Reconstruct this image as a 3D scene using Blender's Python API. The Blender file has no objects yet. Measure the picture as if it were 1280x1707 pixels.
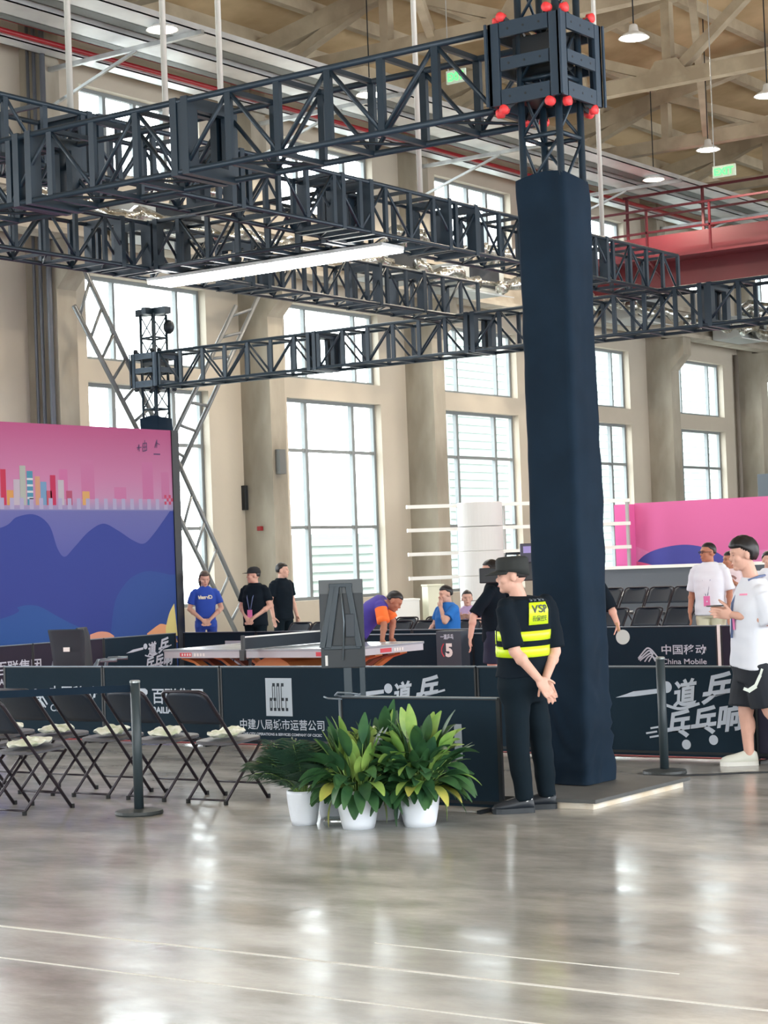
import bpy, bmesh, math, random
from math import sin, cos, pi, radians, sqrt, atan2
from mathutils import Vector, Matrix, noise
V = Vector
C = bpy.context.scene.collection
sc = bpy.context.scene
random.seed(7)

# ------------------------------------------------------------------ camera, sky, exposure
F, PIT, ROL, YAW, EYE = 3235.0, radians(1.55), radians(-2.12), radians(54.75), 1.68
fwh = V((sin(YAW), cos(YAW), 0)); rth = V((fwh.y, -fwh.x, 0)); ZUP = V((0, 0, 1))
fw = cos(PIT)*fwh + sin(PIT)*ZUP; up0 = -sin(PIT)*fwh + cos(PIT)*ZUP
cr = cos(ROL)*rth + sin(ROL)*up0; cu = -sin(ROL)*rth + cos(ROL)*up0
CAM = V((0, 0, EYE))
cam = bpy.data.cameras.new('camera'); camo = bpy.data.objects.new('camera', cam); C.objects.link(camo)
camo.matrix_world = Matrix(((cr.x, cu.x, -fw.x, CAM.x), (cr.y, cu.y, -fw.y, CAM.y), (cr.z, cu.z, -fw.z, CAM.z), (0, 0, 0, 1)))
cam.sensor_fit = 'VERTICAL'; cam.sensor_height = 36.0; cam.lens = 36.0*F/1707.0
cam.clip_end = 400
sc.camera = camo
def ray(x, y): return fw + (x-640)/F*cr - (y-853.5)/F*cu
def at(x, y, d): return CAM + ray(x, y)*d              # a point d metres in front of the camera
def on_z(x, y, z=0.0): r = ray(x, y); return CAM + r*((z-EYE)/r.z)

w = bpy.data.worlds.new('sky'); sc.world = w; w.use_nodes = True
bg = w.node_tree.nodes['Background']; bg.inputs[0].default_value = (0.93, 0.97, 1.0, 1); bg.inputs[1].default_value = 7.0
sc.view_settings.view_transform = 'Standard'; sc.view_settings.look = 'None'
sc.view_settings.gamma = 1.0; sc.view_settings.exposure = 0.72
sc.view_settings.use_curve_mapping = False
sc.cycles.max_bounces = 8; sc.cycles.diffuse_bounces = 5; sc.cycles.transparent_max_bounces = 12
sc.cycles.sample_clamp_indirect = 6.0

def portal(x0, x1, z0, z1, y, flip):
    l = bpy.data.lights.new('window_portal', 'AREA'); l.shape = 'RECTANGLE'; l.size = x1-x0; l.size_y = z1-z0
    l.cycles.is_portal = True
    o = bpy.data.objects.new('window_portal', l); C.objects.link(o)
    o.location = ((x0+x1)/2, y, (z0+z1)/2); o.rotation_euler = (radians(-90 if flip else 90), 0, 0)
# rows of tall windows: bays every 5.92 m along the back wall and openings in the unseen wall behind the camera
BAY, WX0, WX1 = 5.92, 26.08, 29.48
NB = range(-5, 6)
TIERS = ((0.98, 5.26), (5.68, 7.27), (9.25, 10.8))
YB, YF, XL, XR = 25.0, -7.0, -8.0, 66.0
FRONT = [(XL+1+i*6.1, XL+4.6+i*6.1, .9, 7.6) for i in range(12)]      # unglazed openings in the unseen wall behind the camera, sized for front daylight
for o_ in FRONT: portal(*o_, YF-.5, False)
for k in NB:
    for z0, z1 in ((0.98, 7.27), (9.25, 10.8)):
        portal(WX0+BAY*k, WX1+BAY*k, z0, z1, YB+0.5, True)

# ------------------------------------------------------------------ materials
def lin(c): return tuple((x/255/12.92 if x/255 <= .04045 else ((x/255+.055)/1.055)**2.4) for x in c)
MATS = {}
def mat(name, rgb, rough=.6, metal=0.0, var=0.0, scale=6.0, bump=0.0, bscale=40.0, spec=.5, rgb2=None, stretch=None, coord='Object'):
    if name in MATS: return MATS[name]
    m = bpy.data.materials.new(name); m.use_nodes = True; nt = m.node_tree; b = nt.nodes['Principled BSDF']
    c = lin(rgb); b.inputs['Base Color'].default_value = (*c, 1); b.inputs['Roughness'].default_value = rough
    b.inputs['Metallic'].default_value = metal; b.inputs['Specular IOR Level'].default_value = spec
    if var or rgb2 or bump:
        tc = nt.nodes.new('ShaderNodeTexCoord'); mp = nt.nodes.new('ShaderNodeMapping')
        nt.links.new(tc.outputs[coord], mp.inputs[0])
        if stretch: mp.inputs['Scale'].default_value = stretch
        n = nt.nodes.new('ShaderNodeTexNoise'); n.inputs['Scale'].default_value = scale; n.inputs['Detail'].default_value = 5
        nt.links.new(mp.outputs[0], n.inputs['Vector'])
        if var or rgb2:
            r = nt.nodes.new('ShaderNodeValToRGB'); nt.links.new(n.outputs['Fac'], r.inputs[0])
            d = lin(rgb2) if rgb2 else tuple(x*(1-var) for x in c)
            e = c if rgb2 else tuple(min(1, x*(1+var)) for x in c)
            r.color_ramp.elements[0].color = (*d, 1); r.color_ramp.elements[0].position = .36
            r.color_ramp.elements[1].color = (*e, 1); r.color_ramp.elements[1].position = .62
            nt.links.new(r.outputs[0], b.inputs['Base Color'])
        if bump:
            n2 = nt.nodes.new('ShaderNodeTexNoise'); n2.inputs['Scale'].default_value = bscale; n2.inputs['Detail'].default_value = 3
            nt.links.new(mp.outputs[0], n2.inputs['Vector'])
            bp = nt.nodes.new('ShaderNodeBump'); bp.inputs['Strength'].default_value = bump; bp.inputs['Distance'].default_value = .02
            nt.links.new(n2.outputs['Fac'], bp.inputs['Height']); nt.links.new(bp.outputs[0], b.inputs['Normal'])
    MATS[name] = m; return m
def emis(name, rgb, strength):
    if name in MATS: return MATS[name]
    m = bpy.data.materials.new(name); m.use_nodes = True; b = m.node_tree.nodes['Principled BSDF']
    b.inputs['Base Color'].default_value = (*lin(rgb), 1)
    b.inputs['Emission Color'].default_value = (*lin(rgb), 1); b.inputs['Emission Strength'].default_value = strength
    MATS[name] = m; return m
def clear(name, tint, gloss=.06, rough=.05):
    m = bpy.data.materials.new(name); m.use_nodes = True; nt = m.node_tree
    for n in list(nt.nodes): nt.nodes.remove(n)
    o = nt.nodes.new('ShaderNodeOutputMaterial'); t = nt.nodes.new('ShaderNodeBsdfTransparent'); g = nt.nodes.new('ShaderNodeBsdfGlossy')
    mx = nt.nodes.new('ShaderNodeMixShader'); mx.inputs[0].default_value = gloss
    t.inputs[0].default_value = (*tint, 1); g.inputs['Roughness'].default_value = rough
    nt.links.new(t.outputs[0], mx.inputs[1]); nt.links.new(g.outputs[0], mx.inputs[2]); nt.links.new(mx.outputs[0], o.inputs[0])
    MATS[name] = m; return m

M_wall = mat('wall_plaster', (182, 174, 160), .9, var=.05, scale=.6, bump=.1, bscale=8)
M_reveal = M_wall
M_conc = mat('old_concrete', (166, 160, 148), .9, rgb2=(140, 133, 121), scale=1.6, bump=.3, bscale=9)
M_roof = mat('roof_concrete', (208, 184, 146), .9, rgb2=(176, 152, 116), scale=.7, bump=.2, bscale=4)
M_rtruss = mat('roof_truss_concrete', (196, 184, 160), .9, rgb2=(170, 156, 134), scale=1.5)
M_frame = mat('window_frame_grey', (120, 126, 128), .5)
M_glass = clear('window_glass', (.96, .985, .98), .05, .02)
M_steel = mat('truss_black_paint', (32, 49, 63), .4, .15)
M_block = mat('sleeve_block_paint', (48, 64, 80), .42, .25)
M_dark = mat('dark_metal', (38, 46, 54), .4, .4)
M_black = mat('black_plastic', (28, 33, 38), .45)
M_rubber = mat('black_rubber', (30, 32, 34), .8)
M_cloth = mat('black_wrap_fabric', (23, 38, 53), .9, var=.12, scale=3, spec=.15)
M_panel = mat('barrier_fabric', (23, 41, 54), .85, var=.06, scale=2, spec=.2)
M_panelb = mat('barrier_fabric_purple', (40, 38, 54), .8, var=.06, scale=2, spec=.3)
M_edge = mat('barrier_frame_grey', (120, 132, 142), .35, .5)
M_print = mat('pale_print', (186, 196, 210), .7)
M_white = mat('white_paint', (232, 232, 230), .5)
M_galv = mat('galvanised_steel', (190, 194, 196), .38, .75, var=.15, scale=3)
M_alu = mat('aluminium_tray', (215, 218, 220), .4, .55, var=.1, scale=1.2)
M_tray2 = mat('tray_grey', (120, 126, 128), .5, .5)  # one even darker grey over the whole tray
M_red = mat('red_pipe', (140, 24, 34), .4)
M_cred = mat('crane_red', (88, 17, 29), .55, var=.08, scale=1)
M_pinkred = mat('roller_red', (235, 62, 66), .5)
M_lamp = emis('lamp_glow', (255, 240, 215), 12)
M_led = emis('led_diffuser', (255, 255, 250), 14)
M_green = emis('exit_green', (70, 230, 100), 1.6)
M_signback = mat('sign_white', (205, 222, 205), .5)
M_skin = mat('skin', (214, 168, 150), .55, var=.04, scale=12, spec=.35)
M_skin2 = mat('skin_tan', (176, 120, 96), .55, var=.04, scale=12, spec=.35)
M_hair = mat('black_hair', (26, 24, 27), .45, var=.3, scale=40, stretch=(1, 1, .15))
M_ltr = mat('chair_black', (32, 42, 56), .5, 0)
M_chleg = mat('chair_tube', (46, 40, 48), .35, .4)
M_seat = mat('chair_seat', (84, 84, 90), .45)
M_redmat = mat('court_red', (196, 84, 92), .7, var=.05, scale=3)

# ------------------------------------------------------------------ mesh helper
class MB:
    def __init__(s): s.v = []; s.f = []; s.m = []; s.k = 0
    def mi(s, k): s.k = k; return s
    def add(s, vs, fs):
        n = len(s.v); s.v += [tuple(p) for p in vs]
        for f in fs: s.f.append(tuple(i+n for i in f)); s.m.append(s.k)
        return s
    def box(s, x0, x1, y0, y1, z0, z1):
        return s.add([(x0,y0,z0),(x1,y0,z0),(x1,y1,z0),(x0,y1,z0),(x0,y0,z1),(x1,y0,z1),(x1,y1,z1),(x0,y1,z1)],
                     [(0,3,2,1),(4,5,6,7),(0,1,5,4),(1,2,6,5),(2,3,7,6),(3,0,4,7)])
    def obox(s, c, a, b, d):
        c, a, b, d = V(c), V(a), V(b), V(d)
        p = [c+i*a+j*b+k*d for k in (-1,1) for i, j in ((-1,-1),(1,-1),(1,1),(-1,1))]
        return s.add(p, [(0,3,2,1),(4,5,6,7),(0,1,5,4),(1,2,6,5),(2,3,7,6),(3,0,4,7)])
    def bar(s, p0, p1, w, h, upv=(0,0,1)):
        p0, p1 = V(p0), V(p1); t = p1-p0; L = t.length; t.normalize()
        u = V(upv); sd = t.cross(u)
        if sd.length < 1e-4: sd = t.cross(V((1,0,0)))
        sd.normalize(); u = sd.cross(t)
        return s.obox((p0+p1)/2, t*L/2, sd*w/2, u*h/2)
    def ring(s, c, u, v, r1, r2, n, sq=1.0):
        out = []
        for i in range(n):
            a = 2*pi*i/n; ca, sa = cos(a), sin(a)
            if sq != 1.0: ca = abs(ca)**sq*(1 if ca >= 0 else -1); sa = abs(sa)**sq*(1 if sa >= 0 else -1)
            out.append(c+u*(r1*ca)+v*(r2*sa))
        return out
    def rings(s, rs, caps=True, closed=False):
        n = len(rs[0]); vs = [p for r in rs for p in r]; fs = []
        R = len(rs)
        for j in range(R if closed else R-1):
            for i in range(n):
                a, b = j*n+i, j*n+(i+1) % n; c, d = ((j+1) % R)*n+(i+1) % n, ((j+1) % R)*n+i
                fs.append((a, b, c, d))
        if caps and not closed:
            fs.append(tuple(reversed(range(n)))); fs.append(tuple((R-1)*n+i for i in range(n)))
        return s.add(vs, fs)
    def cyl(s, p0, p1, r0, r1=None, n=10, caps=True):
        p0, p1 = V(p0), V(p1); r1 = r0 if r1 is None else r1; t = (p1-p0).normalized()
        u = t.orthogonal().normalized(); v = t.cross(u)
        return s.rings([s.ring(p0,u,v,r0,r0,n), s.ring(p1,u,v,r1,r1,n)], caps)
    def tube(s, pts, r, n=8, closed=False):
        pts = [V(p) for p in pts]; rs = []; u = None; N = len(pts)
        for i, p in enumerate(pts):
            a = pts[i-1] if (i or closed) else p; b = pts[(i+1) % N] if (i < N-1 or closed) else p
            t = (b-a).normalized()
            if u is None: u = t.orthogonal().normalized()
            u = (u-t*u.dot(t)).normalized(); v = t.cross(u)
            rr = r[i] if isinstance(r, (list, tuple)) else r
            rs.append(s.ring(p,u,v,rr,rr,n))
        return s.rings(rs, True, closed)
    def lathe(s, prof, c=(0,0,0), n=24, ax=None):
        c = V(c); rs = [s.ring(c+V((0,0,z)), V((1,0,0)), V((0,1,0)), r, r, n) for r, z in prof]
        return s.rings(rs)
    def ell(s, c, r, R=None, nu=14, nv=9):
        c = V(c); R = R or Matrix.Identity(3); vs = [c+R@V((0,0,-r[2]))]; fs = []
        for j in range(1, nv):
            ph = -pi/2+pi*j/nv
            for i in range(nu):
                a = 2*pi*i/nu; vs.append(c+R@V((r[0]*cos(ph)*cos(a), r[1]*cos(ph)*sin(a), r[2]*sin(ph))))
        vs.append(c+R@V((0,0,r[2]))); L = len(vs)-1
        for i in range(nu): fs.append((0, 1+(i+1) % nu, 1+i)); fs.append((L, L-nu+i, L-nu+(i+1) % nu))
        for j in range(nv-2):
            for i in range(nu):
                a, b = 1+j*nu+i, 1+j*nu+(i+1) % nu; fs.append((a, b, b+nu, a+nu))
        return s.add(vs, fs)
    def cap(s, p0, p1, r0, r1=None, n=12):
        r1 = r0 if r1 is None else r1
        s.cyl(p0,p1,r0,r1,n); s.ell(p0,(r0,)*3,None,n,8); return s.ell(p1,(r1,)*3,None,n,8)
    def prism(s, pts, o, ux, uy, t):
        # polygon pts (2-D) at origin o along ux, uy, thickness t along ux x uy
        o, ux, uy = V(o), V(ux), V(uy); nn = ux.cross(uy).normalized()*t; n = len(pts)
        a = [o+ux*p[0]+uy*p[1] for p in pts]
        return s.add(a+[p+nn for p in a], [tuple(reversed(range(n))), tuple(n+i for i in range(n))]+[(i,(i+1) % n,n+(i+1) % n,n+i) for i in range(n)])
    def mesh(s, name, mats, smooth=False):
        me = bpy.data.meshes.new(name); me.from_pydata(s.v, [], s.f)
        for m in (mats if isinstance(mats, (list, tuple)) else [mats]): me.materials.append(m)
        me.polygons.foreach_set('material_index', s.m)
        if smooth: me.polygons.foreach_set('use_smooth', [True]*len(me.polygons))
        me.update(); return me
    def build(s, name, mats, parent=None, smooth=False, bevel=0):
        if parent is None and s.v:                       # origin at the middle of the base
            xs, ys, zs = zip(*s.v); o3 = ((min(xs)+max(xs))/2, (min(ys)+max(ys))/2, min(zs))
            s.v = [(a-o3[0], b-o3[1], c-o3[2]) for a, b, c in s.v]
        me = s.mesh(name, mats, smooth); o = bpy.data.objects.new(name, me); C.objects.link(o)
        if parent: o.parent = parent
        elif s.v: o.location = o3
        if bevel:
            b = o.modifiers.new('bevel', 'BEVEL'); b.width = bevel; b.segments = 2; b.limit_method = 'ANGLE'
        return o
def tag(o, label, cat, group=None):
    o['label'] = label; o['category'] = cat
    if group: o['group'] = group
    return o
def thing(name, label, cat, loc=(0,0,0), rz=0, group=None):
    o = bpy.data.objects.new(name, None); C.objects.link(o); o.location = loc; o.rotation_euler = (0,0,rz)
    o.empty_display_size = .1
    return tag(o, label, cat, group)
def struct(name, mb, m, label=None, **k):
    o = mb.build(name, m, None, **k); o['kind'] = 'structure'
    if label: o['label'] = label
    return o
def part(p, name, mb, m, smooth=False, bevel=0, label=None):
    o = mb.build(name, m, p, smooth, bevel)
    if label: o['label'] = label
    return o
TMP = bpy.data.scenes.new('workbench')
def bake(ob):
    # evaluated mesh of a scratch object, made in a scratch scene
    TMP.collection.objects.link(ob); vl = TMP.view_layers[0]; vl.update()
    me = bpy.data.meshes.new_from_object(ob.evaluated_get(vl.depsgraph)); return me
def dup(root, loc, rz, label, group=None):
    r = root.copy(); C.objects.link(r); r.location = loc; r.rotation_euler = (0,0,rz); r['label'] = label
    if group: r['group'] = group
    for ch in list(root.children):
        c = ch.copy(); C.objects.link(c); c.parent = r
        for g in list(ch.children):
            d = g.copy(); C.objects.link(d); d.parent = c
    return r
def text_mb(txt, size, o, ux, uy, shear=0, bold=0, width=None, spacing=1.0, th=.0015):
    # lettering as flat geometry: baseline starts at o, reads along ux, stands along uy
    cu_ = bpy.data.curves.new('t', 'FONT'); cu_.body = txt; cu_.size = size; cu_.shear = shear; cu_.offset = bold; cu_.space_character = spacing
    cu_.resolution_u = 3
    ob = bpy.data.objects.new('t', cu_); me = bake(ob)
    mb = MB(); ux, uy, o = V(ux), V(uy), V(o); nn = ux.cross(uy).normalized()*th
    vs = [v.co.copy() for v in me.vertices]
    if vs:
        x0 = min(v.x for v in vs); x1 = max(v.x for v in vs); k = (width/(x1-x0)) if width else 1.0
        mb.add([o+ux*((v.x-x0)*k)+uy*v.y+nn for v in vs], [tuple(p.vertices) for p in me.polygons])
    bpy.data.objects.remove(ob); bpy.data.curves.remove(cu_); bpy.data.meshes.remove(me)
    return mb
def stroke(mb, pts, wd, o, ux, uy, th=.0015):
    o, ux, uy = V(o), V(ux), V(uy)
    for i in range(len(pts)-1):
        a, b = V((*pts[i],0)), V((*pts[i+1],0)); d = (b-a).normalized(); n = V((-d.y,d.x,0))*wd/2; d = d*wd*.25
        q = [a-d+n, a-d-n, b+d-n, b+d+n]
        mb.add([o+ux*p.x+uy*p.y+ux.cross(uy)*(th+i*1e-4) for p in q], [(0,1,2,3)])
def disc(mb, x, y, r, o, ux, uy, th=.0015, n=20):
    o, ux, uy = V(o), V(ux), V(uy)
    mb.add([o+ux*(x+r*cos(2*pi*i/n))+uy*(y+r*sin(2*pi*i/n))+ux.cross(uy)*th for i in range(n)], [tuple(range(n))])
def fuse(mb, name, mats, voxel, smooth=4, fold=0.0, fscale=6.0):
    me0 = mb.mesh(name, mats); ob = bpy.data.objects.new(name, me0)
    r = ob.modifiers.new('r', 'REMESH'); r.mode = 'VOXEL'; r.voxel_size = voxel; r.use_smooth_shade = True
    if smooth:
        s = ob.modifiers.new('s', 'SMOOTH'); s.factor = .5; s.iterations = smooth
    me = bake(ob); bpy.data.objects.remove(ob); bpy.data.meshes.remove(me0)
    if fold:
        N = len(me.vertices); co = [0.0]*(3*N); nm = [0.0]*(3*N); me.vertices.foreach_get('co', co); me.vertex_normals.foreach_get('vector', nm)
        for i in range(0, 3*N, 3):
            n = noise.noise((co[i]*fscale, co[i+1]*fscale, co[i+2]*fscale*1.7))*fold
            co[i] += nm[i]*n; co[i+1] += nm[i+1]*n; co[i+2] += nm[i+2]*n
        me.vertices.foreach_set('co', co); me.update()
    me.name = name; return me
def mobj(me, name, parent):
    o = bpy.data.objects.new(name, me); C.objects.link(o); o.parent = parent; return o
# ================================================================== the hall
# floor: polished concrete
def floor_material():
    m = bpy.data.materials.new('polished_concrete'); m.use_nodes = True; nt = m.node_tree; b = nt.nodes['Principled BSDF']; L = nt.links.new
    tc = nt.nodes.new('ShaderNodeTexCoord'); mp = nt.nodes.new('ShaderNodeMapping'); L(tc.outputs['Object'], mp.inputs[0])
    mp.inputs['Rotation'].default_value = (0, 0, radians(54)); mp.inputs['Scale'].default_value = (1.0, .45, 1)
    n = nt.nodes.new('ShaderNodeTexNoise'); n.inputs['Scale'].default_value = 2.2; n.inputs['Detail'].default_value = 10; n.inputs['Roughness'].default_value = .7
    L(mp.outputs[0], n.inputs['Vector'])
    r = nt.nodes.new('ShaderNodeValToRGB'); L(n.outputs['Fac'], r.inputs[0])
    for e, p, c in zip(r.color_ramp.elements, (.33, .68), ((142, 141, 138), (194, 193, 189))): e.position = p; e.color = (*lin(c), 1)
    L(r.outputs[0], b.inputs['Base Color'])
    n2 = nt.nodes.new('ShaderNodeTexNoise'); n2.inputs['Scale'].default_value = 2.6; n2.inputs['Detail'].default_value = 4
    L(mp.outputs[0], n2.inputs['Vector'])
    r2 = nt.nodes.new('ShaderNodeMapRange'); r2.inputs[1].default_value = .3; r2.inputs[2].default_value = .7; r2.inputs[3].default_value = .12; r2.inputs[4].default_value = .27
    L(n2.outputs['Fac'], r2.inputs[0]); L(r2.outputs[0], b.inputs['Roughness'])
    n3 = nt.nodes.new('ShaderNodeTexNoise'); n3.inputs['Scale'].default_value = 5.0; n3.inputs['Detail'].default_value = 3
    L(tc.outputs['Object'], n3.inputs['Vector'])
    bp = nt.nodes.new('ShaderNodeBump'); bp.inputs['Strength'].default_value = .2; bp.inputs['Distance'].default_value = .01
    L(n3.outputs['Fac'], bp.inputs['Height']); L(bp.outputs[0], b.inputs['Normal'])
    b.inputs['Specular IOR Level'].default_value = .5
    return m
struct('floor', MB().box(XL, XR, YF, YB, -.3, 0), floor_material(), 'grey polished concrete floor')
M_line = mat('floor_joint_white', (222, 222, 218), .6)
for i, (X, wd, y0, y1) in enumerate(((6.6, .026, -2, 12), (6.05, .016, 3.3, 12), (7.02, .012, 3.6, 5.1))):
    struct('trim_%d' % (i+1), MB().box(X-wd/2, X+wd/2, y0, y1, 0, .0015), M_line)
struct('court_flooring', MB().box(14.45, 22.35, 2.0, 19.6, 0, .008), M_redmat, 'red sports flooring inside the barriers')

# walls with openings
def holed_wall(name, y0, y1, openings):
    xs = sorted({XL, XR} | {v for o in openings for v in o[:2]}); zs = sorted({0.0, 12.6} | {v for o in openings for v in o[2:]})
    mb = MB()
    for i in range(len(xs)-1):
        j = 0
        while j < len(zs)-1:
            if any(o[0] <= xs[i]+.01 < o[1] and o[2] <= zs[j]+.01 < o[3] for o in openings): j += 1; continue
            k = j
            while k < len(zs)-1 and not any(o[0] <= xs[i]+.01 < o[1] and o[2] <= zs[k]+.01 < o[3] for o in openings): k += 1
            mb.box(xs[i], xs[i+1], y0, y1, zs[j], zs[k]); j = k
    return struct(name, mb, M_wall)
OP = [(WX0+BAY*k, WX1+BAY*k, z0, z1) for k in NB for z0, z1 in TIERS]
holed_wall('wall_back', YB, YB+.36, OP)
holed_wall('wall_front', YF-.36, YF, FRONT)
mb = MB()
for a, b, c, d in ((YF-.36,1,0,17), (9,YB+.36,0,17), (1,9,5,17)): mb.box(XL-.3, XL, a, b, c, d)      # unseen opening added behind the camera to light surfaces facing it
struct('wall_left', mb, M_wall)
struct('wall_right', MB().box(XR, XR+.3, YF-.36, YB+.36, 0, 17), M_wall)
# glazed windows of the bays in view
wn = 0
for k in range(-1, 6):
    x0, x1 = WX0+BAY*k, WX1+BAY*k
    for t, (z0, z1) in enumerate(TIERS):
        wn += 1; e = bpy.data.objects.new('window_%d' % wn, None); C.objects.link(e); e.location = ((x0+x1)/2, YB+.22, z0); e['kind'] = 'structure'
        W, Hh = x1-x0, z1-z0; mb = MB(); fw_ = .07
        mb.box(-W/2, W/2, -.04, .04, 0, fw_); mb.box(-W/2, W/2, -.04, .04, Hh-fw_, Hh)
        mb.box(-W/2, -W/2+fw_, -.04, .04, fw_, Hh-fw_); mb.box(W/2-fw_, W/2, -.04, .04, fw_, Hh-fw_)
        mul = ((.85, .1), (2.55, .1)) if t == 0 else ((.93, .06), (2.73, .06)) if t == 1 else ((.85, .09), (1.7, .09), (2.55, .09))
        for c, wd in mul: mb.box(-W/2+c-wd/2, -W/2+c+wd/2, -.05, .05, fw_, Hh-fw_)
        if t == 0:
            for z in (2.53-z0, 4.17-z0): mb.box(-W/2+fw_, W/2-fw_, -.035, .035, z-.035, z+.035)
        part(e, 'frame', mb, M_frame)
        part(e, 'pane', MB().box(-W/2+fw_, W/2-fw_, -.004, .004, fw_, Hh-fw_), M_glass)
# louvred building across the yard
M_ext = mat('facade_slats', (150, 160, 155), .9); M_ext2 = mat('facade_back', (130, 140, 136), .9)
mb = MB()
for j in range(36): mb.box(61, 110, 40, 40.06, .3+j*.3, .3+j*.3+.2)
for j in range(8): mb.box(52, 61, 40, 40.06, .3+j*.3, .3+j*.3+.2)
mb.mi(1).box(61, 110, 40.05, 41, 0, 11.2); mb.box(52, 61, 40.05, 41, 0, 2.8)
ob = mb.build('louvred_building', [M_ext, M_ext2]); tag(ob, 'pale louvred building outside the windows', 'building')
struct('ground', MB().box(-60, 140, YB+.4, 120, -.5, -.3), mat('yard_paving', (150, 150, 146), .9))

# wall columns with corbels
M_stain = mat('column_concrete', (172, 166, 152), .9, rgb2=(138, 131, 118), scale=1.1, bump=.35, bscale=7, stretch=(1, 1, .35))
for k in range(-1, 7):
    xa = 24.58+BAY*k; xb = xa+.48; mb = MB()
    prof = [(24.25,0),(24.25,6.75),(23.85,7.15),(23.85,7.62),(24.5,7.62),(24.5,12.4),(25.0,12.4),(25.0,0)]
    mb.prism([(p[0], p[1]) for p in prof], (xa,0,0), (0,1,0), (0,0,1), xb-xa)
    struct('wall_column', mb, M_stain)
    # grey box, switch and conduit on the column face
for (px, py, wd, hh, nm) in ((464, 770, .2, .5, 'junction_box'), (436, 881, .09, .09, 'alarm_button'), (410, 830, .12, .5, 'cable_coil')):
    p = at(px, py, 41.0); Yf = 24.25 if px == 464 else 24.6
    r = ray(px, py); p = CAM+r*((Yf-CAM.y)/r.y) if px == 464 else CAM+r*((30.5-CAM.x)/r.x)
    mb = MB()
    if px == 464: mb.box(p.x-wd/2, p.x+wd/2, 24.13, 24.25, p.z-hh/2, p.z+hh/2)
    else: mb.box(30.40, 30.50, p.y-wd/2, p.y+wd/2, p.z-hh/2, p.z+hh/2)
    o = mb.build(nm, {'junction_box': mat('box_grey', (104, 106, 104), .6), 'alarm_button': M_red, 'cable_coil': M_black}[nm], bevel=.01)
    tag(o, {'junction_box': 'grey electrical box on the stained wall column', 'alarm_button': 'small red alarm button on the wall column', 'cable_coil': 'dark hanging cable coil on the side of the wall column'}[nm],
        {'junction_box': 'box', 'alarm_button': 'button', 'cable_coil': 'cable'}[nm])
# conduit riser and drain pipes on columns
mb = MB()
for dx, r in ((0, .05), (.16, .035), (.28, .03)): mb.cyl((24.5, 24.35+dx*1.3, 0), (24.5, 24.35+dx*1.3, 12.3), r, n=8)
tag(mb.build('conduit_riser', mat('conduit_grey', (92, 96, 104), .5), smooth=True), 'dark vertical conduits running up the leftmost wall column', 'pipe')
mb = MB().cyl((53.9, 24.9, 0), (53.9, 24.9, 7.6), .07, n=8)
tag(mb.build('drain_pipe', mat('drain_grey', (120, 112, 104), .6), smooth=True), 'brown drain pipe on the wall at far right', 'pipe')
# crane runway girder on the corbels, with its ledge
mb = MB(); mb.box(XL, XR, 23.7, 24.25, 7.62, 7.72); mb.box(XL, XR, 23.82, 24.1, 7.72, 8.3); mb.box(XL, XR, 23.7, 24.3, 8.3, 8.42)
struct('runway_beam', mb, M_conc, 'concrete crane runway beam along the wall')

# roof: slab panels, ribs and concrete trusses
RY = 9.0; ZE, ZR = 12.5, 15.6
def roof_z(y): return ZR-(ZR-ZE)*abs(y-RY)/(YB-RY)
mb = MB()
for a, b in ((YB+.36, RY), (RY, YF-.36)):
    za, zb = roof_z(a), roof_z(b)
    mb.add([(XL,a,za),(XR,a,za),(XR,b,zb),(XL,b,zb),(XL,a,za+.3),(XR,a,za+.3),(XR,b,zb+.3),(XL,b,zb+.3)], [(0,1,2,3),(4,7,6,5),(0,4,5,1),(2,6,7,3),(0,3,7,4),(1,5,6,2)])
struct('ceiling', mb, M_roof, 'brown concrete roof slab')
mb = MB()
for y in [YF+1.5*i for i in range(22)]:
    z = roof_z(y); mb.box(XL, XR, y-.09, y+.09, z-.24, z+.02)
struct('roof_ribs', mb, M_rtruss, 'ribs under the roof slab')
for k in range(-2, 7):
    x = 24.82+BAY*k; mb = MB(); zb = 11.62
    mb.box(x-.13, x+.13, YF, 24.6, zb-.14, zb+.16)
    for a, b in ((24.6, RY), (RY, YF)): mb.bar((x,a,roof_z(a)-.42), (x,b,roof_z(b)-.42), .26, .36)
    nodes = [24.3-3.06*i for i in range(11)]
    for i, y in enumerate(nodes):
        zt = roof_z(y)-.42
        mb.bar((x,y,zb), (x,y,zt), .2, .2, (1,0,0))
        if i < 10:
            y2 = nodes[i+1]; zt2 = roof_z(y2)-.42
            if i % 2 == 0: mb.bar((x,y,zb), (x,y2,zt2), .2, .22, (1,0,0))
            else: mb.bar((x,y,zt), (x,y2,zb), .2, .22, (1,0,0))
        if i % 2 == 0: mb.prism([(-.55,0),(.55,0),(.25,.4),(-.25,.4)], (x-.14,y,zb), (0,1,0), (0,0,1), .28)
    # skew braces between neighbouring trusses
    if k < 6:
        for y in (20.6, 14.5, 8.4): mb.bar((x,y,zb+.1), (x+BAY,y-3.0,roof_z(y-3)-.5), .16, .2)
        for y in (17.6, 11.4): mb.bar((x,y,roof_z(y)-.5), (x+BAY,y+2.6,zb+.1), .16, .2)
    struct('roof_truss', mb, M_rtruss)

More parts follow.
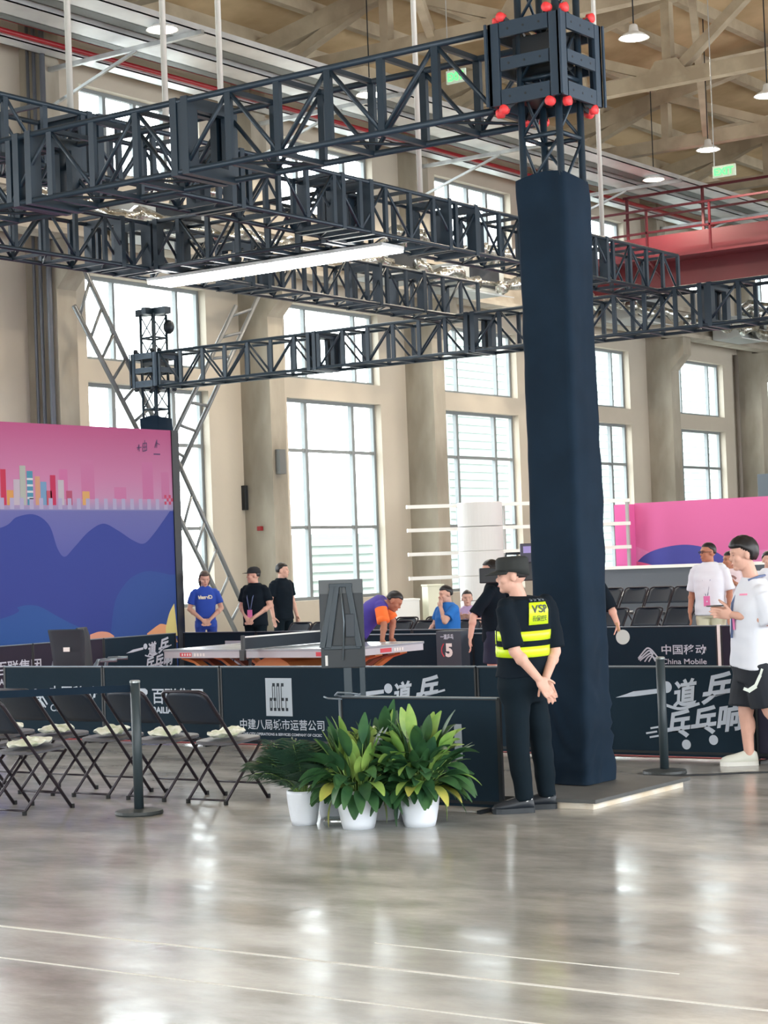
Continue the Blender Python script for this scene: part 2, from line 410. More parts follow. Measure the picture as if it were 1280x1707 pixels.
# service trays and pipes under the roof edge
def tray(label, y, z, wd, m, h=.12, name='cable_tray', cat='cable tray', group=None):
    mb = MB(); mb.box(8, 64, y-wd/2, y+wd/2, z, z+.02); mb.box(8, 64, y-wd/2, y-wd/2+.02, z, z+h); mb.box(8, 64, y+wd/2-.02, y+wd/2, z, z+h)
    return tag(mb.build(name, m), label, cat, group)
tray('wide aluminium cable tray nearest the hall under the roof', 21.3, 10.78, .5, M_alu)
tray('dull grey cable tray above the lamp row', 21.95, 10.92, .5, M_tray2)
tray('bright aluminium cable tray between grey tray and red pipes', 22.6, 10.86, .55, M_alu)
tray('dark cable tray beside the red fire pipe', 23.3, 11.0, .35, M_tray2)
tray('thin aluminium cable tray closest to the wall', 24.2, 10.92, .34, M_alu)
for y, z, r, m, lb in ((23.72, 11.15, .06, M_red, 'upper red fire pipe running between the cable trays'), (23.9, 10.98, .045, M_red, 'lower thin red fire pipe next to the wall tray'),
                       (23.5, 11.18, .03, M_white, 'thin white pipe above the dark cable tray')):
    o = MB().cyl((8,y,z), (64,y,z), r, n=10).build('pipe' if r < .1 else 'duct', m, smooth=True); tag(o, lb, 'pipe' if r < .1 else 'duct')
for k in range(0, 6):
    mb = MB(); x = 24.82+BAY*k
    mb.bar((x,24.49,10.72), (x,20.9,10.72), .08, .08); mb.bar((x,24.49,10.05), (x,22.4,10.68), .05, .05)
    tag(mb.build('tray_bracket', M_galv), 'galvanised bracket arm carrying the trays, number %s from the left wall column' % ('one','two','three','four','five','six')[k], 'bracket')
# air units and silver ducts standing on the runway
M_foil = mat('foil_duct', (206, 208, 204), .16, .9, rgb2=(140, 140, 130), scale=7, bump=.8, bscale=14)
mb = MB()
for q in range(11):
    pts = [(20.3+3.2*q+.22*i, 22.42+.10*sin(i*1.1+q), 7.78+.09*sin(i*.9+q*2)) for i in range(12)]
    mb.tube(pts, [.13+.035*sin(i*2.1+q) for i in range(12)], 10); mb.cyl((20.3+3.2*q+2.3,22.42,7.74),(20.3+3.2*q+3.3,22.42,7.76),.05,n=8)
tag(mb.build('foil_duct', M_foil, smooth=True), 'long crinkled silver foil duct along the crane runway', 'duct')
for i, (x, lb) in enumerate(((26.2, 'by the leftmost tall window'), (33.3, 'above the second tall window'), (36.4, 'left of the wrapped pillar'), (44.2, 'right of the wrapped pillar'), (50.6, 'at far right under the red crane'))):
    t = thing('air_unit', 'grey ceiling air unit %s' % lb, 'air unit', (x, 23.22, 7.62))
    part(t, 'casing', MB().box(-.85, .85, -.45, .45, 0, .62), mat('air_unit_grey', (150, 156, 156), .5), bevel=.03)
    part(t, 'grille', MB().box(-.6, .6, -.47, -.45, .12, .5), M_dark)
    part(t, 'flap', MB().obox((0,-.5,-.02), (.8,0,0), (0,.22,.05), (0,0,.012)), M_alu)
    d = MB()
    for q in (-.5, .1, .6): d.tube([(q,-.3,.62), (q,-.35,.82), (q+.1,-.5,.95), (q+.2,-.75,.9)], .14, 10)
    part(t, 'hose', d, M_foil, smooth=True)

# pendant lamps in two rows
lampspots = [(24.2, 21.25, 'leftmost, under the trays'), (30.25, 21.35, 'second of the tray row'), (36.2, 21.3, 'behind the top of the wrapped pillar'), (41.9, 21.3, 'right of the pillar under the trays'),
             (30.15, 15.6, 'large one in the middle of the roof'), (35.85, 15.65, 'at the right edge of view'), (39.7, 18.8, 'beside the exit sign')]
proto = None
for x, y, lb in lampspots:
    if proto is None:
        t = proto = thing('pendant_lamp', '', 'lamp', (x,y,10.66), 0, 'pendant lamps under the roof')
        part(t, 'shade', MB().lathe([(.04,.28),(.07,.26),(.09,.15),(.2,.09),(.275,.03),(.262,.03),(.2,.07),(.1,.12)], n=24), M_white, smooth=True)
        part(t, 'bulb', MB().lathe([(.02,.02),(.22,.025),(.245,.04),(.05,.12)], n=20), M_lamp, smooth=True)
        part(t, 'cord', MB().cyl((0,0,0), (0,0,1), .012, n=6), M_dark)
    else: t = dup(proto, (x,y,10.66), 0, '', 'pendant lamps under the roof')
    for c_ in t.children:
        if c_.name.startswith('cord'): c_.location.z = .28; c_.scale.z = roof_z(y)-10.66-.3
    t['label'] = 'white pendant factory lamp, lit, %s' % lb
    l = bpy.data.lights.new('lamp_light', 'SPOT'); l.energy = 350; l.color = (1, .86, .7); l.spot_size = radians(150); l.shadow_soft_size = .2
    o = bpy.data.objects.new('lamp_light', l); C.objects.link(o); o.location = (0,0,-.02); o.parent = t

# exit signs
for p, wd, lb in (((30.5, 14.16, 8.2), .42, 'right green exit sign hanging from the roof'), ((24.6, 15.75, 9.02), .34, 'green exit sign seen through the near truss')):
    t = thing('exit_sign', lb, 'sign', p)
    part(t, 'panel', MB().box(-.02, .02, -wd/2, wd/2, -.1, .1), M_signback)
    tm = text_mb('EXIT', .17, (-.022, wd/2-.03, -.06), (0,-1,0), (0,0,1), bold=.006, width=wd-.06)
    part(t, 'lettering', tm, M_green)
    part(t, 'rod', MB().cyl((0,wd/2-.03,.1), (0,wd/2-.03,3.3), .008, n=6), M_galv)

# red bridge crane
t = thing('bridge_crane', 'red overhead bridge crane girder with railing at right', 'crane', (42.5, 10, 8.42))
gx = 0; y0, y1 = -16.5, 13.4
part(t, 'girder', MB().box(-.25, .25, y0, y1, -.3, .62), M_cred)
part(t, 'walkway', MB().box(-1.0, -.2, y0, y1-.2, .3, .36), M_cred)
part(t, 'upper_beam', MB().box(.7, 1.2, y0, y1, .3, 1.15), M_cred)
part(t, 'end_carriage', MB().box(-1.6, 2.0, y1, y1+.45, 0, .5), M_cred)
for i in range(18):
    y = y1-.4-i*1.65; part(t, 'railing_post', MB().bar((-.98,y,.36), (-.98,y,1.5), .05, .05), M_cred)
    if i % 2: part(t, 'bracket', MB().bar((-.25,y,-.1), (-.95,y,.3), .05, .05), M_cred)
for z in (.95, 1.5): part(t, 'rail', MB().bar((-.98,y0,z), (-.98,y1-.2,z), .05, .05), M_cred)
mb = MB()
for y in (y1-.4, y1-2.5): mb.bar((1.2,y,1.15),(1.2,y,2.3),.06,.06)
mb.bar((1.2,y1-.3,2.3),(1.2,y0,2.3),.06,.06); mb.bar((1.2,y1-.3,1.75),(1.2,y0,1.75),.05,.05); part(t, 'far_railing', mb, M_cred)
# ================================================================== lighting trusses
_S = {}
def shared(key, fn, m, smooth=False):
    if key not in _S: _S[key] = fn().mesh(key[0], m, smooth)
    return _S[key]
def inst(p, name, me, loc, rot=(0,0,0)):
    o = bpy.data.objects.new(name, me); C.objects.link(o); o.parent = p; o.location = loc; o.rotation_euler = rot; return o
S = .58
def truss(label, loc, rz, L, plates, bay=.5, group='black box truss beams of the lighting grid'):
    t = thing('truss_beam', label, 'truss', loc, rz, group); h = S/2
    for y in (-h, h):
        for z in (0, S): part(t, 'chord', MB().cyl((0,y,z+.0), (L,y,z), .027, n=8), M_steel, smooth=True)
    nb = int(round(L/bay)); b = L/nb
    up_ = shared(('upright', 0), lambda: MB().box(-.03, .03, -.02, .02, 0, S), M_steel)
    tie = shared(('cross_tie', 0), lambda: MB().box(-.02, .02, -h, h, -.02, .02), M_steel)
    dg = shared(('diagonal', round(b, 3)), lambda: MB().cyl((0,0,0), (b,0,S), .019, n=6), M_steel, True)
    dd = shared(('lateral', round(b, 3)), lambda: MB().cyl((0,-h,0), (b,h,0), .012, n=6), M_steel, True)
    for i in range(nb+1):
        for y in (-h, h): inst(t, 'upright', up_, (i*b, y, 0))
        for z in (0, S): inst(t, 'cross_tie', tie, (i*b, 0, z))
        if i < nb:
            for y, s in ((-h, i % 2), (h, (i+1) % 2)):
                inst(t, 'diagonal', dg, (i*b if s else (i+1)*b, y, 0), (0,0,0) if s else (0,0,pi))
            if i % 2 == 0: inst(t, 'lateral', dd, (i*b, 0, 0))
    def pl():
        mb = MB()
        for y0, y1, z0, z1 in ((-h-.03,-h+.1,-.03,S+.03), (h-.1,h+.03,-.03,S+.03), (-h+.1,h-.1,-.03,.07), (-h+.1,h-.1,S-.07,S+.03)): mb.box(-.035, .035, y0, y1, z0, z1)
        return mb
    pm = shared(('joint_plate', 0), pl, M_steel)
    for x in plates: inst(t, 'joint_plate', pm, (x, 0, 0))
    return t
ZA, ZB2 = 4.95, 5.53
truss('near truss beam joined to the sleeve block on the wrapped pillar', (12.29, 7.36, ZA), pi/2, 15.0, (2.95, 3.07, 4.75, 4.9, 8, 11))
truss('lowest far truss beam running right from the distant wrapped column', (25.71, 22.66, ZA), -pi/2, 20.0, (3.3, 3.42, 6.4, 6.52, 10.4, 10.55, 13.5))
truss('upper truss beam lying across the near beam and passing behind the pillar', (11.5, 13.22, ZB2), 0, 14.6, (2.1, 2.25, 4.25, 4.4, 6.2, 6.75, 8.4, 9.0, 11, 12.4))
truss('upper truss beam at left ending on the far beam, above the pink backdrop', (11.5, 16.75, ZB2), 0, 14.6, (2.6, 2.75, 6.35, 6.85, 8.9, 9.25, 11.9, 13.05))
truss('short cross truss beam directly above the bright light strip', (18.62, 13.56, ZB2), pi/2, 2.86, (.1, 2.75))
# bright LED strip under the short cross truss
t = thing('light_strip', 'long bright white LED panel hanging under the short truss', 'light', (18.97, 15.0, 5.42))
part(t, 'housing', MB().box(-.23, .23, -1.87, 1.87, .035, .075), M_alu)
part(t, 'diffuser', MB().box(-.22, .22, -1.86, 1.86, 0, .036), M_led)
for y in (-1.5, 1.5): part(t, 'hanger', MB().box(-.02, .02, y-.02, y+.02, .07, .13), M_dark)
# suspension poles from the roof
for i, (x, y, z0, lb) in enumerate(((13.7, 13.25, 6.14, 'leftmost pale steel pole reaching down to the upper truss'), (15.1, 13.25, 6.14, 'second pale pole from the left, behind the near truss'),
                                   (16.0, 13.25, 6.14, 'third pale pole from the left, short above the near truss'), (19.85, 13.3, 6.14, 'thick pale pole left of the sleeve block'), (24.4, 13.25, 6.14, 'pale pole right of the wrapped pillar'))):
    o = MB().cyl((x,y,z0), (x,y,15.0), .033, n=10).build('hanging_pole', mat('pole_white', (206, 206, 200), .45, .2), smooth=True); tag(o, lb, 'pole', 'suspension poles of the upper truss')

# ------------------------------------------------------------------ truss columns
def column(p, name, z0, z1, w_):
    h = w_/2
    for x in (-h, h):
        for y in (-h, h): part(p, 'column_tube', MB().cyl((x,y,z0), (x,y,z1), .026, n=10), M_steel, smooth=True)
    mb = MB(); n = int((z1-z0)/.42)
    for i in range(1, n+1):
        z = z1-i*.42
        for a, b in (((-h,-h),(h,-h)), ((h,-h),(h,h)), ((h,h),(-h,h)), ((-h,h),(-h,-h))):
            mb.cyl((*a,z), (*b,z), .018, n=6)
            mb.cyl((*a,z), (*b,z+.4), .012, n=6)
    part(p, 'rungs', mb, M_steel, smooth=True)
def sleeve(label, cx, cy, z, cat='sleeve block', rm=None):
    t = thing('sleeve_block', label, cat, (cx, cy, z)); h, H = .30, .6
    for x in (-h, h):
        for y in (-h, h):
            sx, sy = (1 if x > 0 else -1), (1 if y > 0 else -1)
            mb = MB(); mb.box(min(x,x-sx*.09), max(x,x-sx*.09), min(y,y-sy*.03), max(y,y-sy*.03), 0, H); mb.box(min(x,x-sx*.03), max(x,x-sx*.03), min(y,y-sy*.09), max(y,y-sy*.09), 0, H)
            mb.box(min(x,x+sx*.02), max(x,x+sx*.02), min(y,y+sy*.02), max(y,y+sy*.02), 0, H)
            part(t, 'corner_post', mb, M_block, bevel=.004)
    for a in range(4):
        c, s_ = cos(a*pi/2), sin(a*pi/2)
        for z0, z1 in ((0,.11), (.25,.34), (.49,.6)):
            m2 = MB(); m2.obox((c*(h-.012), s_*(h-.012), (z0+z1)/2), (.012*c, .012*s_, 0), (-s_*(h-.1), c*(h-.1), 0), (0,0,(z1-z0)/2))
            m2.mi(1)
            for q in (-.13, .0, .13): m2.cyl((c*(h-.002)-s_*q, s_*(h-.002)+c*q, (z0+z1)/2), (c*(h+.002)-s_*q, s_*(h+.002)+c*q, (z0+z1)/2), .009, n=8)
            part(t, 'side_plate', m2, [M_block, M_black])
    for zc in (-.03, H+.04):
        for x in (-1, 1):
            for y in (-1, 1):
                for k in (0, 1):
                    p = (x*(h-.02 if k else h-.11), y*(h-.11 if k else h-.02), zc); ax = (1,0,0) if k else (0,1,0)
                    mb = MB(); mb.cyl(V(p)-V(ax)*.022, V(p)+V(ax)*.022, .034, n=16); mb.ell(p, (.03,.03,.034), None, 12, 8)
                    r = part(t, 'roller', mb, rm or M_pinkred, smooth=True)
                    mb = MB(); mb.bar((p[0], p[1], zc), (p[0]*.8, p[1]*.8, zc+(.05 if zc < 0 else -.05)), .05, .03); part(t, 'roller_bracket', mb, M_black)
    mb = MB(); mb.box(-.2, .2, -.2, .2, .05, .1); mb.cyl((0,-.2,.3), (0,.2,.3), .06, n=12); mb.box(-.17, .17, -.17, .17, .38, .5)
    part(t, 'hoist_core', mb, M_black)
    return t
def wrap_mb(w_, z0, z1, seed, flare=0):
    random.seed(seed); mb = MB(); rs = []; n = 64; N = int((z1-z0)/.045)
    for j in range(N+1):
        z = z0+(z1-z0)*j/N; rg = []
        low = max(0, 1-(z-z0)/1.2)
        for i in range(n):
            a = 2*pi*(i+.5)/n; ca, sa = cos(a), sin(a)
            r = 1/((abs(ca)**12+abs(sa)**12)**(1/12.0))
            wr = .006*noise.noise(V((ca*1.5, sa*1.5, z*5+seed)))+.012*noise.noise(V((ca*1.1+5, sa*1.1, z*1.1)))+low*.013*sin(z*30+3*noise.noise(V((ca, sa, z*2)))*3)
            top = .02*max(0, 1-(z1-z)/.25)*sin(3*a)
            k = w_/2+wr+flare*low+top
            rg.append(V((ca*r*k, sa*r*k, z + (0.03*sin(2*a+1) if j == N else 0))))
        rs.append(rg)
    mb.rings(rs, False); return mb
t = thing('wrapped_tower', 'tall pillar wrapped in black fabric behind the guard', 'pillar', (12.185, 7.0, 0))
part(t, 'fabric_wrap', wrap_mb(.40, .075, 4.42, 3, .012), M_cloth, smooth=True)
column(t, 'c', .07, 6.4, .31)
sleeve('big steel sleeve block with red rollers on top of the near pillar', 12.185, 7.03, 4.95)
t = thing('wrapped_tower', 'distant wrapped truss column behind the pink backdrop', 'pillar', (25.69, 23.0, 0))
part(t, 'fabric_wrap', wrap_mb(.42, .02, 4.42, 9), M_cloth, smooth=True)
column(t, 'c', .02, 6.25, .32)
mb = MB(); mb.bar((0,-.35,6.3), (0,.35,6.3), .16, .12); mb.bar((-.25,0,6.3), (.25,0,6.3), .1, .12); part(t, 'top_beam', mb, M_steel)
part(t, 'hoist', MB().ell((.12,-.25,6.02), (.1,.1,.13), None, 12, 8), M_dark, smooth=True)
sleeve('distant sleeve block on the far column at left', 25.69, 23.0, 4.95, rm=M_dark)
# base plate of the near pillar
t = thing('base_plate', 'black rubber topped plywood base plate under the wrapped pillar', 'base plate', (12.0, 7.1, 0))
part(t, 'board', MB().box(-.66, .66, -.7, .7, 0, .045), mat('plywood_edge', (206, 188, 160), .7, rgb2=(225, 220, 210), scale=3))
part(t, 'rubber_top', MB().box(-.7, .7, -.74, .74, .045, .07), mat('rubber_grey', (82, 84, 84), .75, var=.1, scale=4))

# diagonal ladder braces near the wall
def ladder(label, a0, a1, b0, b1, n):
    # rails a and b given by end points in the plane Y = const
    t = thing('ladder_brace', label, 'brace', (0, 23.62, 0)); m = mat('brace_grey', (118, 122, 124), .4, .4)
    for p, q in ((a0,a1), (b0,b1)): part(t, 'rail', MB().cyl((p[0],0,p[1]), (q[0],0,q[1]), .045, n=8), m, smooth=True)
    for i in range(n):
        f = (i+.5)/n; p = V((a0[0]+(a1[0]-a0[0])*f, 0, a0[1]+(a1[1]-a0[1])*f)); q = V((b0[0]+(b1[0]-b0[0])*f, 0, b0[1]+(b1[1]-b0[1])*f))
        part(t, 'rung', MB().cyl(p, q, .03, n=6), m, smooth=True)
ladder('grey ladder brace descending right, left of the far column', (24.62,7.05), (26.62,4.0), (24.35,6.36), (26.15,3.85), 7)
ladder('grey ladder brace descending left above the backdrop corner', (29.45,6.98), (26.95,3.55), (28.75,6.74), (26.5,3.75), 7)
ladder('grey ladder brace descending right to the floor beside the blue shirt woman', (26.8,3.9), (29.1,.3), (26.55,3.2), (28.75,.02), 7)

# ================================================================== backdrops
def backdrop_material():
    # printed artwork of the left backdrop: pink sky fading to a pale haze, soft city, blue sea (all flat print)
    m = bpy.data.materials.new('backdrop_print'); m.use_nodes = True; nt = m.node_tree; b = nt.nodes['Principled BSDF']; L = nt.links.new
    tc = nt.nodes.new('ShaderNodeTexCoord'); sp = nt.nodes.new('ShaderNodeSeparateXYZ'); L(tc.outputs['Object'], sp.inputs[0])
    r = nt.nodes.new('ShaderNodeValToRGB'); mr = nt.nodes.new('ShaderNodeMapRange'); mr.inputs[1].default_value = 0; mr.inputs[2].default_value = 3.9
    L(sp.outputs['Z'], mr.inputs[0]); L(mr.outputs[0], r.inputs[0])
    cols = ((0, (64, 84, 152)), (.35, (74, 84, 156)), (.675, (98, 102, 156)), (.679, (134, 132, 168)), (.72, (172, 130, 162)), (.80, (174, 116, 152)), (1.0, (162, 80, 122)))
    el = r.color_ramp.elements; el[0].position, el[0].color = cols[0][0], (*lin(cols[0][1]), 1); el[1].position, el[1].color = cols[-1][0], (*lin(cols[-1][1]), 1)
    for p, c in cols[1:-1]: e = el.new(p); e.color = (*lin(c), 1)
    L(r.outputs[0], b.inputs['Base Color']); b.inputs['Roughness'].default_value = .75; b.inputs['Specular IOR Level'].default_value = .2
    return m
t = thing('backdrop', 'big pink and blue printed backdrop with a skyline at left', 'backdrop', (19.1, 20.0, 0))
X0, X1, HB = -3.6, 3.55, 3.88
part(t, 'printed_board', MB().box(X0, X1, 0, .06, .02, HB), backdrop_material())
part(t, 'side_frame', MB().box(X1, X1+.16, -.02, .2, 0, HB+.0), M_black)
part(t, 'stay', MB().bar((1.5,.1,2.6),(1.5,1.4,.02),.06,.06).bar((-2,.1,2.6),(-2,1.4,.02),.06,.06), M_dark)
def flat(p, name, pts, rgb, lay, rough=.75):
    rgb = tuple(int(c*.88) for c in rgb) if name == 'skyline_print' else rgb
    mb = MB(); mb.add([(x, -.001-.0006*lay, z) for x, z in pts], [tuple(range(len(pts)))])
    return part(p, name, mb, mat('print_%d_%d_%d' % rgb, rgb, rough, spec=.2))
def smooth_curve(ctrl, n=14):
    out = []
    for i in range(len(ctrl)-1):
        p0, p1, p2, p3 = ctrl[max(i-1,0)], ctrl[i], ctrl[i+1], ctrl[min(i+2,len(ctrl)-1)]
        for j in range(n):
            u = j/n
            out.append(tuple(.5*((2*p1[k])+(-p0[k]+p2[k])*u+(2*p0[k]-5*p1[k]+4*p2[k]-p3[k])*u*u+(-p0[k]+3*p1[k]-3*p2[k]+p3[k])*u**3) for k in (0,1)))
    out.append(ctrl[-1]); return out
def bx(px, py): r = ray(px, py); p = CAM+r*((20.0-CAM.y)/r.y); return (p.x-19.1, p.z)   # artwork traced on the board's plane
hill = smooth_curve([(X0,2.1),(-1.2,2.25)]+[bx(*q) for q in ((0,880),(28,862),(58,858),(82,876),(96,915),(108,928),(124,912),(148,886),(172,873),(196,884),(222,901),(240,906),(256,890),(272,868),(283,852))])
flat(t, 'wave_print', hill+[(X1,bx(283,852)[1]),(X1,.05),(X0,.05)], (54, 68, 138), 1)
flat(t, 'wave_print', smooth_curve([(X0,.6)]+[bx(*q) for q in ((0,1032),(30,1012),(62,1010),(95,1027),(120,1040),(150,1052))])+[(0.5,.05),(X0,.05)], (50, 84, 146), 2)
flat(t, 'wave_print', smooth_curve([bx(*q) for q in ((185,1050),(190,1010),(200,985),(220,962),(248,952),(283,958))])+[(X1,bx(283,958)[1]),(X1,.05),(bx(185,1050)[0],.05)], (54, 80, 144), 2)
flat(t, 'sand_print', smooth_curve([bx(*q) for q in ((245,1056),(262,1043),(270,1040),(285,1044))])+[(X1,.6),(bx(245,1056)[0],.6)], (224, 160, 120), 3)
flat(t, 'sand_print', smooth_curve([bx(*q) for q in ((276,1046),(282,1022),(290,1006))])+[(X1,.7),(bx(276,1046)[0],.7)], (214, 200, 130), 4)
flat(t, 'sand_print', smooth_curve([bx(*q) for q in ((150,1058),(165,1053),(180,1054),(190,1060))])+[(bx(190,1070)[0],.6),(bx(150,1070)[0],.6)], (214, 150, 128), 3)
for i, (a, b_, top, rgb) in enumerate(((-30,-18,800,(196,128,176)), (0,9,782,(196,62,92)), (11,22,817,(214,160,96)), (22,33,799,(190,182,196)), (32,42,776,(176,184,176)), (44,54,785,(82,148,176)), (58,66,794,(206,160,128)), (67,77,803,(120,160,196)), (77,86,818,(190,92,110)),
                                      (83,92,792,(190,60,96)), (96,106,800,(190,186,196)), (110,120,818,(178,90,120)), (137,149,819,(216,170,110)), (134,156,766,(196,122,166)), (236,254,770,(196,120,166)), (98,112,782,(200,118,166)), (190,210,812,(198,124,170)), (268,281,787,(196,122,166)))):
    (xa, zt), (xb, _), (_, zb) = bx(a, top), bx(b_, top), bx(a, 842 if i < 13 else 832)
    flat(t, 'skyline_print', [(xa,zb),(xb,zb),(xb,zt),(xa,zt)], rgb, 2 if i < 13 else 1)
    if i == 5:
        for q in range(4): flat(t, 'skyline_print', [(xa,zt-.1-q*.09),(xb,zt-.1-q*.09),(xb,zt-.13-q*.09),(xa,zt-.13-q*.09)], (210,220,226), 3)
for i in range(38):                                              # fringe of pale bars above the sea
    x = X0+.1+i*.19; z = bx(100,849)[1]; flat(t, 'skyline_print', [(x,z),(x+.08,z),(x+.08,z+.16),(x,z+.16)], (176,172,206), 3)
for q in range(6):
    zc = bx(283,836)[1]+.05*(q//2)
    flat(t, 'skyline_print', [(X1-.2+.1*(q % 2)+.05*((q//2) % 2),zc-.05),(X1-.15+.1*(q % 2)+.05*((q//2) % 2),zc-.05),(X1-.15+.1*(q % 2)+.05*((q//2) % 2),zc),(X1-.2+.1*(q % 2)+.05*((q//2) % 2),zc)], (196,80,110), 4)
# the two small dark emblems at the upper right corner
em = MB(); o_ = bx(228, 752)
stroke(em, [(0,.05),(.1,.06)], .014, (o_[0],-.004,o_[1]), (1,0,0), (0,0,1)); stroke(em, [(.05,.0),(.05,.1),(.02,.02)], .014, (o_[0],-.004,o_[1]), (1,0,0), (0,0,1))
stroke(em, [(.13,0),(.14,.12),(.22,.13),(.22,.02),(.13,.0)], .014, (o_[0],-.004,o_[1]), (1,0,0), (0,0,1)); stroke(em, [(.14,.06),(.22,.07)], .012, (o_[0],-.004,o_[1]), (1,0,0), (0,0,1)); stroke(em, [(.18,.0),(.18,.17)], .012, (o_[0],-.004,o_[1]), (1,0,0), (0,0,1))
o_ = bx(256, 757)
stroke(em, [(0,.0),(.14,.0)], .02, (o_[0],-.004,o_[1]), (1,0,0), (0,0,1)); stroke(em, [(.03,.1),(.08,.22),(.07,.1)], .014, (o_[0],-.004,o_[1]), (1,0,0), (0,0,1)); stroke(em, [(.08,.17),(.14,.15)], .012, (o_[0],-.004,o_[1]), (1,0,0), (0,0,1))
part(t, 'emblem_print', em, mat('print_dark', (74, 50, 92), .7))
# white foam board on edge behind it
o = MB().box(23.4, 23.62, 20.75, 20.85, 0, 3.62).build('foam_board', M_white); tag(o, 'narrow white foam board standing right of the left backdrop', 'board')

# right backdrop: pink with a blue hill
t = thing('backdrop', 'bright pink printed backdrop with a blue hill at right', 'backdrop', (38.0, 15.4, 0))
m = mat('print_pink', (204, 104, 158), .7, spec=.2)
part(t, 'printed_board', MB().box(0, .06, -6.2, 4.72, 0, 2.82), m)
part(t, 'side_frame', MB().box(-.3, .0, 4.72, 5.06, 0, 2.8), mat('print_hot_pink', (218, 104, 168), .7, spec=.2))
def flaty(p, name, pts, rgb, lay):
    mb = MB(); mb.add([(-.002-.001*lay, y, z) for y, z in pts], [tuple(range(len(pts)))]); return part(p, name, mb, mat('print_%d_%d_%d' % rgb, rgb, .75, spec=.2))
def by(px, py): r = ray(px, py); p = CAM+r*((38.0-CAM.x)/r.x); return (p.y-15.4, p.z)
flaty(t, 'hill_print', smooth_curve([by(*q) for q in ((1052,948),(1075,925),(1105,913),(1145,908),(1185,916),(1215,935),(1225,950))])+[by(1225,990), by(1052,990)], (74, 78, 156), 2)
flaty(t, 'hill_print', smooth_curve([by(*q) for q in ((1030,940),(1060,936),(1090,943),(1110,952))])+[by(1110,990), by(1030,990)], (204, 92, 138), 3)
flaty(t, 'hill_print', smooth_curve([by(*q) for q in ((1040,902),(1070,915),(1110,930),(1180,934),(1240,920),(1290,915))])+[by(1290,990), by(1040,990)], (206, 124, 174), 1)
# long grey counter before it
t = thing('counter', 'long grey counter with white edges before the pink backdrop', 'counter', (36.3, 13.5, 0))
part(t, 'front_panel', MB().box(-.3, .3, -9, 6.4, .06, 1.40), mat('counter_grey', (84, 90, 100), .6))
part(t, 'top', MB().box(-.36, .36, -9.05, 6.45, 1.40, 1.46), M_white)
part(t, 'ledge', MB().box(-.55, -.3, -9, 6.4, .84, .93), M_white)
o = MB().box(44.0, 44.6, 17.0, 19.9, 0, 3.55).build('equipment_cabinet', mat('cabinet_slate', (84, 98, 110), .5), bevel=.02); tag(o, 'tall slate cabinet rising behind the pink backdrop', 'cabinet')

# white ring stack and rail rack near the second column
t = thing('rail_rack', 'white rack of four long rails in front of the wall', 'rack', (35.0, 22.35, 0))
dx, dy = V((.72, -.69, 0)), V((.69, .72, 0))
for z in (1.36, 1.87, 2.38, 2.88):
    part(t, 'rail', MB().bar(dx*-1.5+V((0,0,z)), dx*3.45+V((0,0,z)), .1, .075), M_white)
for s_ in (.62, 3.4): part(t, 'post', MB().bar(dx*s_+V((0,0,.0)), dx*s_+V((0,0,2.9)), .06, .06, (1,0,0)), mat('rack_post', (170, 172, 172), .5))
t = thing('ring_stack', 'white drum of stacked rings standing before the rail rack', 'drum', (34.17, 21.71, 0))
for i in range(5):
    z0 = .36+.51*i
    part(t, 'ring', MB().lathe([(.46,z0),(.47,z0+.01),(.47,z0+.49),(.46,z0+.5)], n=40), mat('drum_white', (206, 206, 208), .55), smooth=False)
part(t, 'plinth', MB().lathe([(.5,0),(.5,.36)], n=40), M_white)
for i, (px, py, d, wx, hh, lb, m) in enumerate(((660, 1022, 36, .8, 1.0, 'white low cabinet behind the empty chairs', M_white), (722, 1005, 36, .3, 1.25, 'cream box standing beside the white drum', mat('cream', (222, 222, 200), .6)))):
    g = on_z(px, 1042+0*i, .3); p = at(px, py, d)
    t = thing('cabinet' if i == 0 else 'carton', lb, 'cabinet' if i == 0 else 'box', (p.x, p.y, 0), radians(-43))
    part(t, 'body', MB().box(-wx/2, wx/2, -.25, .25, 0, hh), m, bevel=.01)
    part(t, 'lid', MB().box(-wx/2-.01, wx/2+.01, -.26, .26, hh, hh+.03), m)
# ================================================================== court barriers
def logo_cm(p, o, ux, uy, k, txt=True, cn_only=False, full=True):
    # three-band wave logo with its lettering
    mb = MB(); ux, uy, o = V(ux), V(uy), V(o)
    for q in range(3):
        a = .045*q
        stroke(mb, smooth_curve([(-.155*k+a*.5*k, -.05*k-a*.2*k),(-.05*k+a*.6*k, .06*k-a*k*.6),(0+a*.5*k, .085*k-a*k*.8),(.06*k+a*.25*k, .05*k-a*k),(.155*k, -.06*k-a*.0)], 6)[: (25 if q == 0 else 22-3*q)], .02*k, o, ux, uy)
    stroke(mb, [(-.13*k,-.085*k),(-.09*k,-.05*k)], .018*k, o, ux, uy); stroke(mb, [(-.15*k,-.07*k),(-.11*k,-.03*k)], .018*k, o, ux, uy)
    for q in range(2): stroke(mb, smooth_curve([(-.06*k+.06*q*k,-.095*k),(.0+.05*q*k,-.03*k),(.05*k+.03*q*k,-.02*k-.02*q*k),(.1*k+.03*k*q,-.09*k)], 5), .018*k, o, ux, uy)
    part(p, 'logo_print', mb, M_print)
    x = .2*k
    if cn_only: part(p, 'lettering', text_mb('中国移动', .19*k, o+ux*x-uy*.06*k, ux, uy, bold=.004, width=.72*k), M_print)
    else:
        part(p, 'lettering', text_mb('中国移动', .14*k, o+ux*x+uy*.01*k, ux, uy, bold=.0015, width=.66*k), M_print)
        part(p, 'lettering', text_mb('China Mobile', .1*k, o+ux*x-uy*.13*k, ux, uy, bold=.001, width=.66*k), M_print)
